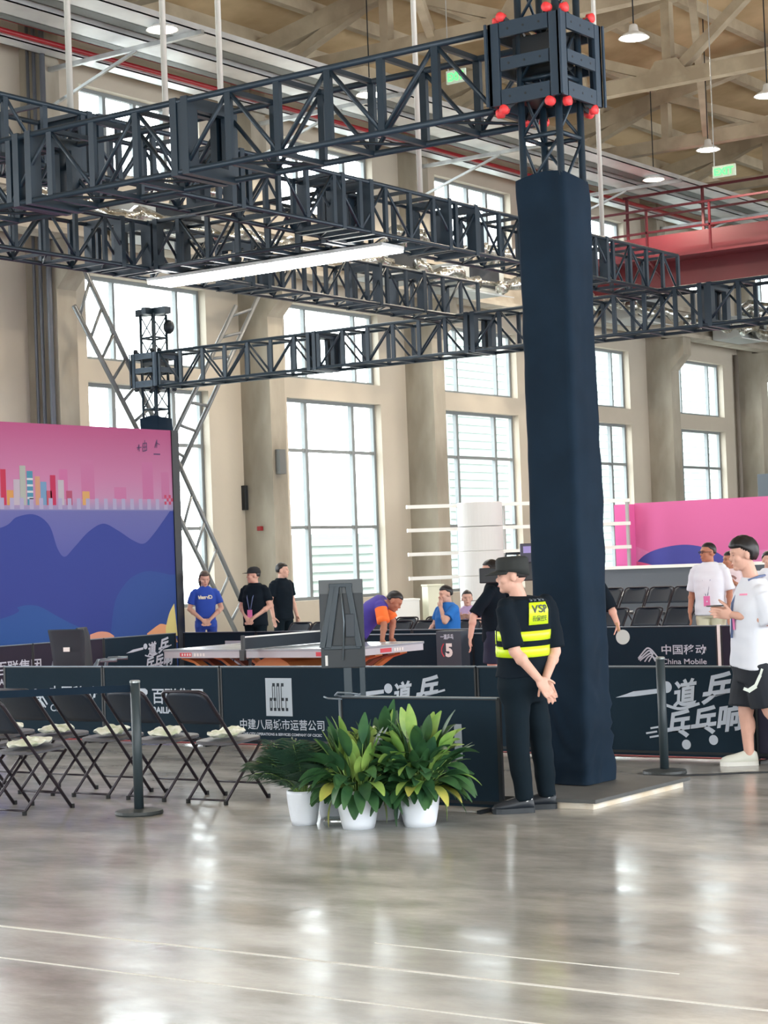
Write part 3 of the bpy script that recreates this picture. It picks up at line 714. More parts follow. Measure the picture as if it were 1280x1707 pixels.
def logo_bl(p, o, ux, uy, k):
    mb = MB(); o, ux, uy = V(o), V(ux), V(uy)
    for z0, z1 in ((.03,.11), (-.10,-.02)):
        mb.add([o+ux*(x*k)+uy*(z*k)-ux.cross(uy)*-.0015 for x, z in ((-.1,z0),(.06,z0),(.1,z0+.03),(.1,z1-.02),(.07,z1),(-.1,z1))], [tuple(range(6))])
    part(p, 'logo_print', mb, M_print)
    part(p, 'lettering', text_mb('百联集团', .165*k, o+ux*.16*k-uy*.025*k, ux, uy, bold=.002, width=.66*k), M_print)
    part(p, 'lettering', text_mb('BAILIAN GROUP', .085*k, o+ux*.16*k-uy*.13*k, ux, uy, bold=.003, width=.66*k), M_print)
def logo_cs(p, o, ux, uy, k, words=True):
    o, ux, uy = V(o), V(ux), V(uy); nn = ux.cross(uy)
    mb = MB(); mb.add([o+ux*x*k+uy*y*k+nn*.0012 for x, y in ((-.15,-.17),(.15,-.17),(.15,.17),(-.15,.17))], [(0,1,2,3)]); part(p, 'logo_board', mb, mat('logo_board_grey', (178, 190, 202), .6))
    mb = MB()
    def sq(x, y, s): mb.add([o+ux*(x+a*s)*k+uy*(y+b*s)*k+nn*.0026 for a, b in ((-1,-1),(1,-1),(1,1),(-1,1))], [(0,1,2,3)])
    for i in range(3): sq(-.055+.05*i, .11, .015)
    for i in (0, 1, 3, 4): sq(-.09+.045*i, -.02, .014)
    for i in range(5): sq(-.09+.045*i, -.11, .014)
    for x0, y0, y1 in ((-.07,.1,-.02), (-.045,.1,-.1), (-.02,.1,-.1), (.005,.1,-.1), (.03,.1,-.02), (-.1,-.02,-.11), (-.08,-.02,-.11), (.03,-.02,-.11), (.08,-.02,-.11)):
        stroke(mb, [(x0*k,y0*k),(x0*k,y1*k)], .007*k, o, ux, uy, .0026)
    part(p, 'logo_print', mb, mat('print_slate', (30, 42, 54), .7))
    if words:
        part(p, 'lettering', text_mb('中建八局城市运营公司', .1*k, o-ux*.46*k-uy*.285*k, ux, uy, bold=.001, width=.96*k), M_print)
        part(p, 'lettering', text_mb('THE CITY OPERATIONS & SERVICES COMPANY OF CSCEC', .032*k, o-ux*.43*k-uy*.345*k, ux, uy, bold=.001, width=.9*k), M_print)
def logo_yd(p, o, ux, uy, k):
    o, ux, uy = V(o), V(ux), V(uy); a = (ux+uy*.14).normalized()
    def one(fn, *a):
        q = MB(); fn(q, *a); part(p, 'logo_print', q, M_print)
    mb = MB(); mb.add([o+ux*x*k+uy*y*k+ux.cross(uy)*.0015 for x, y in ((-.5,.075),(-.34,.085),(-.1,.115),(-.1,.15),(-.34,.125),(-.4,.105))], [tuple(range(6))])
    one(disc, .10*k, -.28*k, .038*k, o, ux, uy); one(disc, .33*k, -.24*k, .038*k, o, ux, uy)
    one(disc, -.05*k, .16*k, .045*k, o, ux, uy); one(stroke, smooth_curve([(-.06*k,.02*k),(.06*k,-.005*k),(.22*k,.035*k)], 6), .022*k, o, ux, uy, .001)
    one(stroke, [(.36*k,.1*k),(.56*k,.15*k)], .018*k, o, ux, uy, .001)
    for q, (x, y) in enumerate(((-.2,-.16),(-.24,-.2),(-.21,-.23))): one(stroke, [(x*k,y*k),(x*k+.09*k,y*k+.015*k)], .014*k, o, ux, uy)
    part(p, 'logo_print', mb, M_print)
    part(p, 'lettering', text_mb('道', .215*k, o+uy*.02*k+ux*.0*k, a, uy, shear=.12, bold=.007, width=.21*k), M_print)
    part(p, 'lettering', text_mb('乒', .23*k, o+ux*.24*k+uy*.05*k, a, uy, shear=.25, bold=.009, width=.26*k), M_print)
    part(p, 'lettering', text_mb('乓乓响', .22*k, o-ux*.08*k-uy*.225*k, a, uy, shear=.18, bold=.008, width=.68*k), M_print)
def barrier(label, p0, p1, face, m=None, prints=(), group='black court barriers', hgt=.76):
    p0, p1 = V((*p0,0)), V((*p1,0)); mid = (p0+p1)/2; L = (p1-p0).length; d = (p1-p0).normalized(); fv = V((*face,0))
    t = thing('court_barrier', label, 'barrier', mid, 0, group); a, b = -d*L/2, d*L/2; m = m or M_panel
    part(t, 'fabric_panel', MB().obox((0,0,hgt/2+.01), d*(L/2-.012), fv*.008, (0,0,hgt/2-.015)), m)
    fr = MB(); fr.bar(a+V((0,0,hgt-.008)), b+V((0,0,hgt-.008)), .03, .016); fr.bar(a+V((0,0,.055)), b+V((0,0,.055)), .03, .02)
    for e in (a, b): fr.bar(e+V((0,0,.02)), e+V((0,0,hgt)), .024, .03, d)
    part(t, 'frame', fr, M_black)
    part(t, 'top_rail', MB().bar(a+V((0,0,hgt-.002)), b+V((0,0,hgt-.002)), .032, .01), M_edge)
    for e in (a+d*.08, b-d*.08): part(t, 'foot', MB().bar(e-fv*.17+V((0,0,.012)), e+fv*.17+V((0,0,.012)), .03, .024), M_black)
    ux = V((0,0,1)).cross(fv); off = fv*.0085
    for fn, s_, z, k in prints: fn(t, off+ux*s_+V((0,0,z)), ux, V((0,0,1)), k)
    return t
W_, S_ = (-1,0), (0,-1)
# near row, seen from outside
NX = 14.35
barrier('near black barrier with the wave logo and China Mobile lettering, behind the chairs', (NX,15.09), (NX,13.69), W_, None, ((logo_cm, -.24, .43, 1.0),))
barrier('near black barrier with the Bailian Group lettering, behind the belt post', (NX,13.67), (NX,12.15), W_, None, ((logo_bl, -.27, .43, 1.0),))
barrier('near black barrier with the white square emblem above ten Chinese characters', (NX,12.13), (NX,10.62), W_, None, ((logo_cs, -.05, .47, 1.05),))
barrier('near black barrier behind the peace lilies, tops of white brush characters showing', (NX,10.60), (NX,9.22), W_, None, ((logo_yd, -.2, .40, 1.0),))
barrier('near black barrier left of the guard, plain upper half showing', (NX,9.20), (NX,8.08), W_)
barrier('near black barrier with white brush characters right of the wrapped pillar', (NX,8.06), (NX,6.60), W_, None, ((logo_yd, .02, .42, 1.06),))
barrier('near purplish barrier behind the legs of the walking man', (NX,6.58), (NX,5.2), W_, M_panelb)
# left row
barrier('left row barrier cut by the photo edge, with large pale characters', (17.85,19.7), (19.25,19.7), S_, M_panelb, ((logo_bl, -.2, .4, 1.3),))
barrier('left row barrier behind the office chair with a pale emblem board', (19.27,19.7), (20.67,19.7), S_, M_panelb, ((lambda p,o,ux,uy,k: logo_cs(p,o,ux,uy,k,False), -.1, .36, .9),))
barrier('left row barrier with slanted white brush characters, right of the office chair', (20.69,19.7), (22.25,19.7), S_, None, ((logo_yd, .15, .44, .95),))
# back row
BX = 22.35
barrier('back row barrier with the square emblem behind the left end of the table', (BX,19.6), (BX,18.2), W_, None, ((lambda p,o,ux,uy,k: logo_cs(p,o,ux,uy,k,False), .27, .45, 1.05),))
barrier('back row barrier below the two men in black', (BX,18.18), (BX,16.8), W_)
barrier('back row barrier behind the tall dark stand', (BX,16.78), (BX,15.4), W_)
barrier('back row barrier in front of the man in the blue shirt', (BX,15.38), (BX,14.0), W_)
barrier('back row barrier between the seated woman and the cameraman', (BX,13.98), (BX,12.4), W_)
barrier('right back barrier with the wave logo and four Chinese characters', (BX,12.38), (BX,10.74), W_, None, ((lambda p,o,ux,uy,k: logo_cm(p,o,ux,uy,k,True), -.15, .40, .95),))
barrier('right back barrier of purplish fabric behind the walking man', (BX,10.68), (BX,9.2), W_, M_panelb)
o = MB().box(BX-.02, BX+.02, 10.69, 10.73, 0, .77).build('joint_post', M_white); tag(o, 'thin white post between the two right back barriers', 'post')
# inner row by the table
barrier('inner barrier right behind the table end', (20.95,15.35), (20.95,13.98), W_)
barrier('inner barrier with a round pale emblem, behind the cameraman', (20.95,13.48), (20.95,12.1), W_, None, ((lambda p,o,ux,uy,k: logo_cm(p,o,ux,uy,k), .0, .42, .8),))
t = thing('number_stand', 'black court stand showing a white number five', 'stand', (20.85, 13.73, 0))
part(t, 'box', MB().box(-.1, .1, -.19, .19, 0, .80), mat('stand_slate', (54, 64, 76), .6), bevel=.005)
part(t, 'number', text_mb('5', .22, (-.103, .05, .48), (0,-1,0), (0,0,1), bold=.012), M_white)
sh = MB(); stroke(sh, smooth_curve([(.0,.0),(-.03,.05),(-.028,.11),(.0,.16)], 5), .016, (-.1025,.075,.475), (0,-1,0), (0,0,1), .0005); part(t, 'number_outline', sh, mat('outline_red', (196, 64, 80), .6))
part(t, 'lettering', text_mb('一道乒乓', .07, (-.103,.12,.70), (0,-1,0), (0,0,1), bold=.002, width=.2), M_print)
# the closest barrier, behind the plants
t = barrier('closest plain black barrier behind the potted plants, left of the guard', (11.05,8.24), (11.05,6.93), W_, None)
hk = MB(); hk.tube(smooth_curve([(0,.62,.745),(-.03,.7,.77),(-.06,.66,.785),(-.05,.58,.775)] and [(0,0),(1,0)], 2) and [(0,.63,.75),(-.04,.68,.77),(-.06,.64,.79),(-.03,.55,.785),(.02,.5,.77)], .008, 6); hk.tube([(-.01,.64,.74),(-.02,.76,.745),(-.01,.8,.755)], .007, 6); hk.cyl((-.01,.66,.02),(-.01,.66,.74),.011, n=6)
part(t, 'corner_hook', hk, M_edge, smooth=True)
part(t, 'label_sheet', MB().box(-.0125,-.010,-.36,-.30,.34,.58), mat('sheet_grey', (150, 160, 168), .6))

# ================================================================== table tennis table
t = thing('table_tennis_table', 'grey table tennis table with arched orange base', 'table', (18.17, 14.24, 0), 0)
tx, ty = .7625, 1.37
part(t, 'tabletop', MB().box(-tx, tx, -ty, ty, .735, .76), mat('table_top', (150, 160, 170), .22), bevel=.003)  # pale grey-blue: the glare on the top is put into this colour
lines = MB()
for x in (-tx+.01, tx-.01): lines.box(x-.01, x+.01, -ty, ty, .7602, .7608)
for y in (-ty+.01, ty-.01): lines.box(-tx, tx, y-.01, y+.01, .7602, .7608)
lines.box(-.002, .002, -ty, ty, .7602, .7608); part(t, 'white_lines', lines, M_white)
ap = MB(); ap.box(-tx+.01, -tx+.03, -ty+.01, ty-.01, .66, .735); ap.box(tx-.03, tx-.01, -ty+.01, ty-.01, .66, .735); ap.box(-tx+.03, tx-.03, -ty+.01, -ty+.03, .66, .735); ap.box(-tx+.03, tx-.03, ty-.03, ty-.01, .66, .735)
part(t, 'apron', ap, mat('apron_grey', (184, 190, 198), .5))
M_or = mat('base_orange', (214, 146, 84), .5); M_br = mat('base_brown', (120, 80, 58), .5)
for i in range(5):
    x = -.5+.25*i; mb = MB()
    for sgn in (-1, 1):
        pts = [(x, sgn*yy, zz) for yy, zz in ((1.25,.65),(1.05,.6),(.8,.45),(.6,.25),(.42,.03))]
        for a, b in zip(pts[:-1], pts[1:]): mb.bar(a, b, .14, .03, (0,.4,1))
    part(t, 'base_rib', mb, M_or if i % 2 == 0 else M_br)
dm = MB(); rs = []
for j in range(15):
    a = pi*j/14; rs.append([V((q,r_*cos(a),.012+h_*sin(a))) for q, r_, h_ in ((-.4,.5,.64),(.4,.5,.64),(.4,.3,.42),(-.4,.3,.42))])
dm.rings(rs); part(t, 'base_arch', dm, M_or)
M_pr = mat('patch_red', (206, 60, 76), .5)
for y in (1.05, -.98): part(t, 'brand_patch', MB().box(-tx+.0075, -tx+.0095, y-.12, y+.06, .675, .722), M_pr)
part(t, 'brand_patch', MB().box(-.12, .1, -ty+.007, -ty+.0095, .675, .722), M_pr)
lw = MB()
for q in range(4): lw.box(-tx+.006, -tx+.0075, .86-.045*q, .89-.045*q, .68, .715); lw.box(.15+.05*q, .185+.05*q, -ty+.005, -ty+.0085, .68, .715); lw.box(-tx+.005, -tx+.0074, 1.06-.04*q, 1.08-.04*q, .685, .712)
part(t, 'white_print', lw, M_white)
t = thing('table_net', 'black table tennis net with white tape clamped across the table', 'net', (18.17, 14.24, .76))
part(t, 'mesh_net', MB().box(-.91, .91, -.004, .004, .005, .14), mat('net_black', (36, 46, 56), .8))
part(t, 'tape', MB().box(-.91, .91, -.006, .006, .138, .155), M_white)
for s_ in (-1, 1):
    part(t, 'net_post', MB().box(s_*.92-.015, s_*.92+.015, -.02, .02, -.06, .165), M_black)
    cl = MB(); cl.box(s_*.84-.09, s_*.84+.09, -.03, .03, -.115, -.105); cl.cyl((s_*.8,0,-.2), (s_*.8,0,-.1), .02, n=8); cl.box(s_*.93-.02, s_*.93+.02, -.035, .035, -.12, 0)
    part(t, 'clamp', cl, M_black)

# ================================================================== chairs
def chair_meshes():
    w2 = .205; d = {}
    def back():
        mb = MB(); pts = []
        A = V((.23,0,.0)); B = V((-.455,0,.83)); dirv = (B-A)
        for f in (0,.25,.5,.75,.9): pts.append(A+dirv*f+V((0,w2,0)))
        for a in range(0, 181, 20): pts.append(A+dirv*.95+dirv.normalized()*(.05*sin(radians(a)))+V((0,(w2-.06)*(1 if a < 90 else -1 if a > 90 else 0)+.06*cos(radians(a)),0)))
        for f in (.9,.75,.5,.25,0): pts.append(A+dirv*f+V((0,-w2,0)))
        return mb.tube(pts, .0125, 8)
    def panel():
        mb = MB(); A = V((.23,0,0)); dirv = V((-.685,0,.83)); rs = []
        for f in (.70,.74,.82,.9,.95,.985):
            c = A+dirv*f; k = w2-.008 if f < .94 else w2-.03 if f < .97 else w2-.07
            bow = .025
            rs.append([c+V((-bow*(1-(y/k)**2)*.9-.006,y,0)) for y in [k*(q/5-1) for q in range(11)]]+[c+V((-bow*(1-(y/k)**2)*.9+.006,y,.004)) for y in [k*(1-q/5) for q in range(11)]])
        return mb.rings(rs)
    def seat():
        mb = MB(); n = 28; top = []; rs = []
        for z, k in ((.425,.9),(.43,1),(.445,1),(.452,.95)):
            rg = []
            for i in range(n):
                a = 2*pi*i/n; ca, sa = cos(a), sin(a); r = 1/((abs(ca)**4.5+abs(sa)**4.5)**(1/4.5))
                rg.append(V((.04+.2*ca*r*k, .195*sa*r*k, z+.012*ca)))
            rs.append(rg)
        return mb.rings(rs)
    def rleg(s_): return MB().tube([(.21,s_*.178,.425),(-.22,s_*.178,.02)], .011, 8)
    def bars(): return [MB().cyl((a,-h_,b),(a,h_,b),.008,n=6).mesh('cross_bar', M_chleg, True) for a, b, h_ in ((-.21,.03,.178),(.13,.12,.2),(.19,.415,.18))]
    return back().mesh('back_frame', M_chleg, True), panel().mesh('backrest', M_ltr, True), seat().mesh('seat', M_seat, False), [rleg(s_).mesh('rear_leg', M_chleg, True) for s_ in (-1,1)], bars(), \
        [MB().cyl((x,y,0),(x,y,.03),.017,n=8).mesh('foot_cap', M_rubber) for x, y in ((.23,.205),(.23,-.205),(-.22,.178),(-.22,-.178))]
CHM = chair_meshes()
def chair(label, x, y, rz, group, z=0):
    t = thing('folding_chair', label, 'chair', (x,y,z), rz, group)
    b, p, s_, rl, cb, fc = CHM
    inst(t, 'back_frame', b, (0,0,0)); inst(t, 'backrest', p, (0,0,0)); inst(t, 'seat', s_, (0,0,0)); 
    for m in cb: inst(t, 'cross_bar', m, (0,0,0))
    for m in rl: inst(t, 'rear_leg', m, (0,0,0))
    for m in fc: inst(t, 'foot_cap', m, (0,0,0))
    return t
M_bag = mat('bag_white', (240, 242, 230), .4, rgb2=(206, 216, 186), scale=14)
def bag(label, x, y, z, seed, sx=.15, sy=.1, group='gift bags on the folding chairs'):
    random.seed(seed); mb = MB(); mb.ell((0,0,.0), (sx*1.08,sy*1.25,.024), None, 28, 12)
    mb.v = [(a*(1+.25*noise.noise(V((a*9,b*9,seed)))), b*(1+.3*noise.noise(V((a*9,b*9,seed+5)))), max(0, c+.022+.03*noise.noise(V((a*18,b*18,seed+9)))+ (.015 if a > 0 else 0))) for a, b, c in mb.v]
    o = mb.build('gift_bag', M_bag); o.location = (x,y,z); o.rotation_euler = (0,0,seed*1.3 % .6-.3+pi/2*0); return tag(o, label, 'bag', group)
g = 'folding chairs in the foreground rows'
for i, (x, y, lb) in enumerate(((10.92, 9.22, 'rightmost foreground folding chair, nearest the plants'), (10.92, 9.81, 'foreground folding chair just right of the belt post'), (10.92, 10.37, 'foreground folding chair just left of the belt post'),
                               (10.92, 10.95, 'foreground folding chair before the wave logo barrier'), (10.92, 11.55, 'far left folding chair of the farther row, seat over the red floor'),
                               (9.96, 10.27, 'closest folding chair at lower left, in front of the row'), (9.96, 10.86, 'closest folding chair cut by the left photo edge'))):
    chair(lb, x, y, 0, g); bag('crumpled pale bag on the '+lb.split(',')[0], x+.03, y+.0, .462, i+2)
M_paper = mat('paper_white', (226, 228, 226), .6)
n = 0
gl = 'folding chairs of the far audience rows'
def far_chair(x, y, z, lb, paper=None):
    chair(lb, x, y, pi, gl, z)
    if paper:
        o = MB().obox((x-.02,y,z+.467), (.1,.03,0), (-.03,.12,0), (0,0,.006)).build('paper_fan', M_paper); tag(o, 'paper on the '+lb, 'paper', 'papers on the far chairs')
o = MB().box(23.3, 24.5, 11.4, 14.0, 0, .12).build('riser', M_rubber); tag(o, 'low black riser under the front right audience chairs', 'riser')
o = MB().box(24.55, 28.2, 11.4, 15.3, 0, .34).build('riser', M_rubber); tag(o, 'higher black riser under the back right audience chairs', 'riser')
rt = ('first', 'second', 'third', 'fourth', 'fifth', 'sixth', 'seventh', 'eighth')
def y_on(px, py, X): r = ray(px, py); return (r*(X/r.x)).y
for i, px in enumerate((1022, 1078, 1131)): far_chair(23.65, y_on(px,1020,24.0), .12, '%s chair from the left in the front row right of the pillar' % rt[i], i in (0, 2))
for i, px in enumerate((1018, 1060, 1102, 1143, 1180)): far_chair(27.0, y_on(px,990,27.4), .34, '%s chair from the left in the back row right of the pillar' % rt[i], i in (1, 2))
for i, px in enumerate((628, 664, 707)): far_chair(23.35, y_on(px,1035,23.7), 0, '%s chair from the left in the front centre row' % rt[i], True)
for i, px in enumerate((640, 677, 727)): far_chair(25.0, y_on(px,1020,25.4), 0, '%s chair from the left in the second centre row' % rt[i], True)
for i, px in enumerate((494, 531)): far_chair(23.4, y_on(px,1040,23.7), 0, '%s far chair behind the table net' % ('left', 'right')[i], i)
far_chair(23.35, 15.34, 0, 'chair under the seated man in blue'); far_chair(24.45, 15.72, 0, 'chair under the seated woman in lavender')

# office chair of the umpire, and a second one
def office_chair(label, x, y, rz):
    t = thing('office_chair', label, 'chair', (x,y,0), rz)
    mb = MB(); rs = []
    for z, k, dx in ((.52,.17,-.2),(.58,.19,-.235),(.75,.205,-.25),(.95,.22,-.27),(1.04,.225,-.30),(1.06,.22,-.305)):
        rs.append([V((dx-.022*(1-(q/4-1)**2)-.012, k*(q/4-1), z)) for q in range(9)]+[V((dx-.022*(1-(q/4-1)**2)+.012, -k*(q/4-1), z)) for q in range(9)])
    mb.rings(rs); part(t, 'backrest', mb, mat('mesh_back', (38, 48, 58), .7), smooth=True)
    part(t, 'back_label', MB().box(-.325,-.318,-.05,.03,.80,.85), M_white)
    mb = MB(); mb.ell((.02,0,.46), (.25,.25,.05), None, 20, 8); part(t, 'seat', mb, M_cloth, smooth=True)
    for s_ in (-1,1): part(t, 'armrest', MB().tube([(-.1,s_*.25,.45),(-.08,s_*.28,.62),(-.05,s_*.28,.67),(.18,s_*.28,.67)], .022, 8), M_edge, smooth=True)
    part(t, 'seat_frame', MB().box(-.26,.2,-.22,.22,.395,.42), M_edge)
    part(t, 'column', MB().cyl((0,0,.1),(0,0,.42),.03), M_dark)
    for i in range(5):
        a = 2*pi*i/5; part(t, 'base_leg', MB().bar((0,0,.1),(.28*cos(a),.28*sin(a),.075),.04,.03), M_black)
        part(t, 'caster', MB().cyl((.28*cos(a)-.02*sin(a),.28*sin(a)+.02*cos(a),.03),(.28*cos(a)+.02*sin(a),.28*sin(a)-.02*cos(a),.03),.028,n=12), M_black)
p = at(128, 1060, 23.0); office_chair('black mesh office chair with a small white back label', p.x, p.y, radians(20))
p = at(178, 1070, 23.2); office_chair('second black office chair turned sideways behind the first', p.x, p.y, radians(-60))

# ================================================================== belt posts, dark stand, bottle, cable
def post(label, x, y, h_, belt=None):
    t = thing('belt_post', label, 'post', (x,y,0), 0, 'black belt posts')
    part(t, 'base', MB().lathe([(.165,0),(.17,.01),(.165,.028),(.06,.04)], n=36), mat('post_base', (54, 60, 62), .5), smooth=False)
    part(t, 'pole', MB().cyl((0,0,.03),(0,0,h_),.034,n=20), mat('post_black', (48, 60, 66), .45), smooth=True)
    part(t, 'cap', MB().lathe([(.037,h_-.012),(.037,h_),(.03,h_+.005)], n=20), mat('post_cap', (150, 156, 156), .3, .5), smooth=False)
    if belt:
        b = V(belt)-V((x,y,0)); mid = b/2; mb = MB()
        mb.bar((0,0,h_-.05), b, .004, .05, (0,0,1)); part(t, 'belt', mb, M_cloth)
post('black belt post in front of the left chairs', 10.09, 9.32, .93, (9.0, 10.6, .87))
post('black belt post in front of the right barrier with brush characters', 13.37, 6.91, .89)
t = thing('display_stand', 'tall dark back of a display panel on a pole, in front of the table', 'stand', (12.13, 8.78, 0), radians(-58))
q = at(570, 1037, 15.2); t.location = (q.x, q.y, 0)
c_ = 1.245
part(t, 'panel', MB().box(-.172, .172, -.02, .02, c_-.36, c_+.33), mat('display_back', (22, 34, 42), .35), bevel=.004)
part(t, 'top_cover', MB().box(-.172, .172, -.026, -.02, c_+.22, c_+.33), mat('display_top', (86, 92, 96), .4), bevel=.002)
rb = MB()
for x0, x1 in ((-.03,-.11), (.06,.13), (-.06,-.16)): rb.bar((x0,-.035,c_+.28), (x1,-.035,c_-.2), .045, .03, (0,1,0))
rb.bar((-.09,-.035,c_+.285), (.09,-.035,c_+.285), .03, .03, (0,1,0)); rb.bar((-.15,-.03,c_-.2), (.14,-.03,c_-.2), .03, .025, (0,1,0))
part(t, 'bracket_ribs', rb, mat('bracket_grey', (46, 60, 70), .35), bevel=.004)
part(t, 'control_box', MB().box(.03,.1,-.06,-.02,c_-.12,c_+.06), mat('box_slate', (44, 54, 64), .4), bevel=.004)
part(t, 'cable', MB().tube([(.0,-.045,c_+.27),(.02,-.05,c_),(.0,-.05,c_-.3)], .006, 6), M_edge, smooth=True)
part(t, 'label', MB().box(-.14,-.12,-.0225,-.02,c_-.34,c_-.26), M_white)
pl = MB(); pl.box(.0,.06,-.01,.03,.03,c_-.34); pl.box(.125,.165,-.01,.03,.03,c_-.34); part(t, 'pole', pl, mat('pole_slate', (48, 64, 74), .35))
part(t, 'base', MB().box(-.2,.25,-.2,.2,0,.03), M_black, bevel=.005)
p = on_z(566, 1378)
t = thing('plastic_bottle', 'clear plastic bottle lying between the white pots', 'bottle', (p.x, p.y, .033), radians(-40)); t.rotation_euler = (radians(90), 0, radians(20))
part(t, 'bottle_body', MB().lathe([(.028,-.1),(.033,-.09),(.032,-.03),(.033,.02),(.031,.05),(.014,.09),(.013,.105)], n=18), clear('clear_plastic', (.86,.9,.9), .18, .1), smooth=True)
part(t, 'bottle_cap', MB().cyl((0,0,.105),(0,0,.12),.015,n=12), M_white)
cb = MB(); cb.tube([(*on_z(x, y, .006)[:2], .006) for x, y in ((1022,1293),(1070,1294),(1130,1293),(1190,1291),(1240,1288),(1300,1287),(1400,1280))], .008, 6)
tag(cb.build('floor_cable', M_black, smooth=True), 'black cable running along the floor past the right belt post', 'cable')

# ================================================================== potted plants
M_pot = mat('pot_white', (226, 232, 240), .3)
M_soil = mat('potting_soil', (62, 50, 42), .95)
def leaf_mat(name, a, b): return mat(name, a, .42, rgb2=b, scale=5, spec=.5)
M_leaf = leaf_mat('leaf_dark_green', (62, 104, 60), (34, 70, 48)); M_leafl = leaf_mat('leaf_light_green', (150, 178, 92), (104, 148, 70)); M_leafy = leaf_mat('leaf_yellowing', (190, 182, 92), (140, 160, 74))
M_palm = leaf_mat('palm_green', (58, 88, 66), (34, 60, 50))
def leaf(mb, base, tip_dir, L, wd, droop, stem, k):
    # stem curve then a folded lance-shaped blade
    base = V(base); d = V(tip_dir).normalized(); pts = []
    for i in range(6):
        f = i/5; pts.append(base+d*(stem*f)-V((0,0,1))*(droop*.25*f*f*stem))
    mb.mi(3).tube(pts, [.005-.0025*i/5 for i in range(6)], 5)
    p = pts[-1]; dv = (pts[-1]-pts[-2]).normalized(); sd = dv.cross(V((0,0,1)))
    if sd.length < .05: sd = V((1,0,0))
    sd.normalize(); roll = random.uniform(-.6,.6); N = 8; rows = []
    for i in range(N+1):
        f = i/N; wv = wd*(sin(pi*min(1,f*.93+.03))**.85)*(1-.25*f); nrm = sd.cross(dv).normalized()
        s2 = sd*cos(roll)+nrm*sin(roll)
        rows.append((p-s2*wv+nrm*wv*.25, p.copy(), p+s2*wv+nrm*wv*.25))
        dv = (dv-V((0,0,1))*(droop/N)).normalized(); sd = (sd-dv*sd.dot(dv)).normalized(); p = p+dv*(L/N)
    vs = [q for r in rows for q in r]; fs = []
    for i in range(N): fs += [(3*i,3*i+1,3*i+4,3*i+3), (3*i+1,3*i+2,3*i+5,3*i+4)]
    mb.mi(k).add(vs, fs)
def pot(t, r, h_):
    part(t, 'pot', MB().lathe([(r*.72,0),(r*.80,h_*.15),(r*.95,h_*.6),(r,h_*.9),(r,h_),(r*.93,h_),(r*.92,h_*.85)], n=40), M_pot, smooth=True)
    part(t, 'soil', MB().lathe([(r*.92,h_*.82),(.01,h_*.88)], n=24), M_soil)
def lily(label, px, py, r, h_, n, spread, top, seed, extra=0):
    random.seed(seed); g_ = on_z(px, py); t = thing('peace_lily', label, 'plant', (g_.x+r*.6, g_.y+r*.4, 0), 0, 'potted plants beside the barrier'); pot(t, r, h_)
    mb = MB()
    for i in range(n):
        a = random.uniform(0, 2*pi); el = random.uniform(.25, 1.0); tilt = spread*(1-el)+.12
        d = V((cos(a)*tilt, sin(a)*tilt, .62+el)); st = random.uniform(.14, .95)*top*el+.06
        k = 1 if (el > .72 and random.random() < .5) or random.random() < .12 else 0
        if el < .45 and random.random() < .1: k = 2
        leaf(mb, (cos(a)*r*.4, sin(a)*r*.4, h_*.85), d, random.uniform(.17,.26), random.uniform(.036,.056), random.uniform(.3,1.7) if el > .5 else random.uniform(.7,1.6), st, k)
    for i in range(3):                                             # leaves hanging over the rim
        a = random.uniform(0, 2*pi); d = V((cos(a)*1.2, sin(a)*1.2, .9)); leaf(mb, (cos(a)*r*.7, sin(a)*r*.7, h_*.9), d, .2, .042, 3.4, .07, random.choice((0,1,2)))
    part(t, 'foliage', mb, [M_leaf, M_leafl, M_leafy, mat('stem_green', (120, 150, 80), .5)], smooth=True)
    f = MB()
    for i in range(2):
        a = random.uniform(2, 5); b = V((cos(a)*.05, sin(a)*.05, h_+top*.62+.08*i)); f.ell(b, (.012,.02,.045), None, 10, 8)
        f.cyl((cos(a)*.02, sin(a)*.02, h_*.8), b, .004, n=6)
    part(t, 'flower', f, mat('flower_cream', (216, 222, 196), .5), smooth=True)
    return t
lily('middle peace lily in a white pot, leaves drooping over its front', 597, 1384, .14, .25, 160, 1.35, .40, 11)
lily('right peace lily in a white pot, broad pale leaves on top', 700, 1380, .136, .25, 190, 1.45, .43, 23)
lily('back peace lily half hidden between the two front lilies', 641, 1368, .125, .22, 150, 1.3, .44, 31)
random.seed(5); g_ = on_z(506, 1377)
def palm(label, px, py, r, h_, nf, L, seed):
    random.seed(seed); g_ = on_z(px, py); t = thing('parlour_palm', label, 'plant', (g_.x+r*.6, g_.y+r*.4, 0), 0, 'potted plants beside the barrier'); pot(t, r, h_)
    mb = MB()
    for i in range(nf):
        a = 2*pi*i/nf+random.uniform(-.2,.2); tilt = random.uniform(.25,1.1); d = V((cos(a)*tilt, sin(a)*tilt, 1.1)).normalized(); p = V((cos(a)*r*.3, sin(a)*r*.3, h_*.85)); pts = [p.copy()]
        Lf = L*random.uniform(.75,1.1); N = 14
        for j in range(N): d = (d-V((0,0,1))*(.035+.008*j*.6)).normalized(); p = p+d*(Lf/N); pts.append(p.copy())
        mb.mi(1).tube(pts, [.005-.003*j/N for j in range(N+1)], 5); mb.mi(0)
        for j in range(4, N+1):
            dv = (pts[j]-pts[j-1]).normalized(); sd = dv.cross(V((0,0,1))).normalized(); ln = .17*sin(pi*(j-2)/(N+1))+.035
            for s_ in (-1, 1):
                q = pts[j]; e = (sd*s_*.8+dv*.65-V((0,0,.22))).normalized(); w2 = dv*.009
                mb.add([q-w2*.4, q+e*ln*.45-w2, q+e*ln-V((0,0,.02)), q+e*ln*.45+w2, q+w2*.4], [(0,1,2,3,4)])
    part(t, 'foliage', mb, [M_palm, mat('stem_green', (120, 150, 80), .5)]); return t
palm('feathery palm in a white pot at the left of the plant group', 506, 1377, .11, .225, 46, .37, 8)
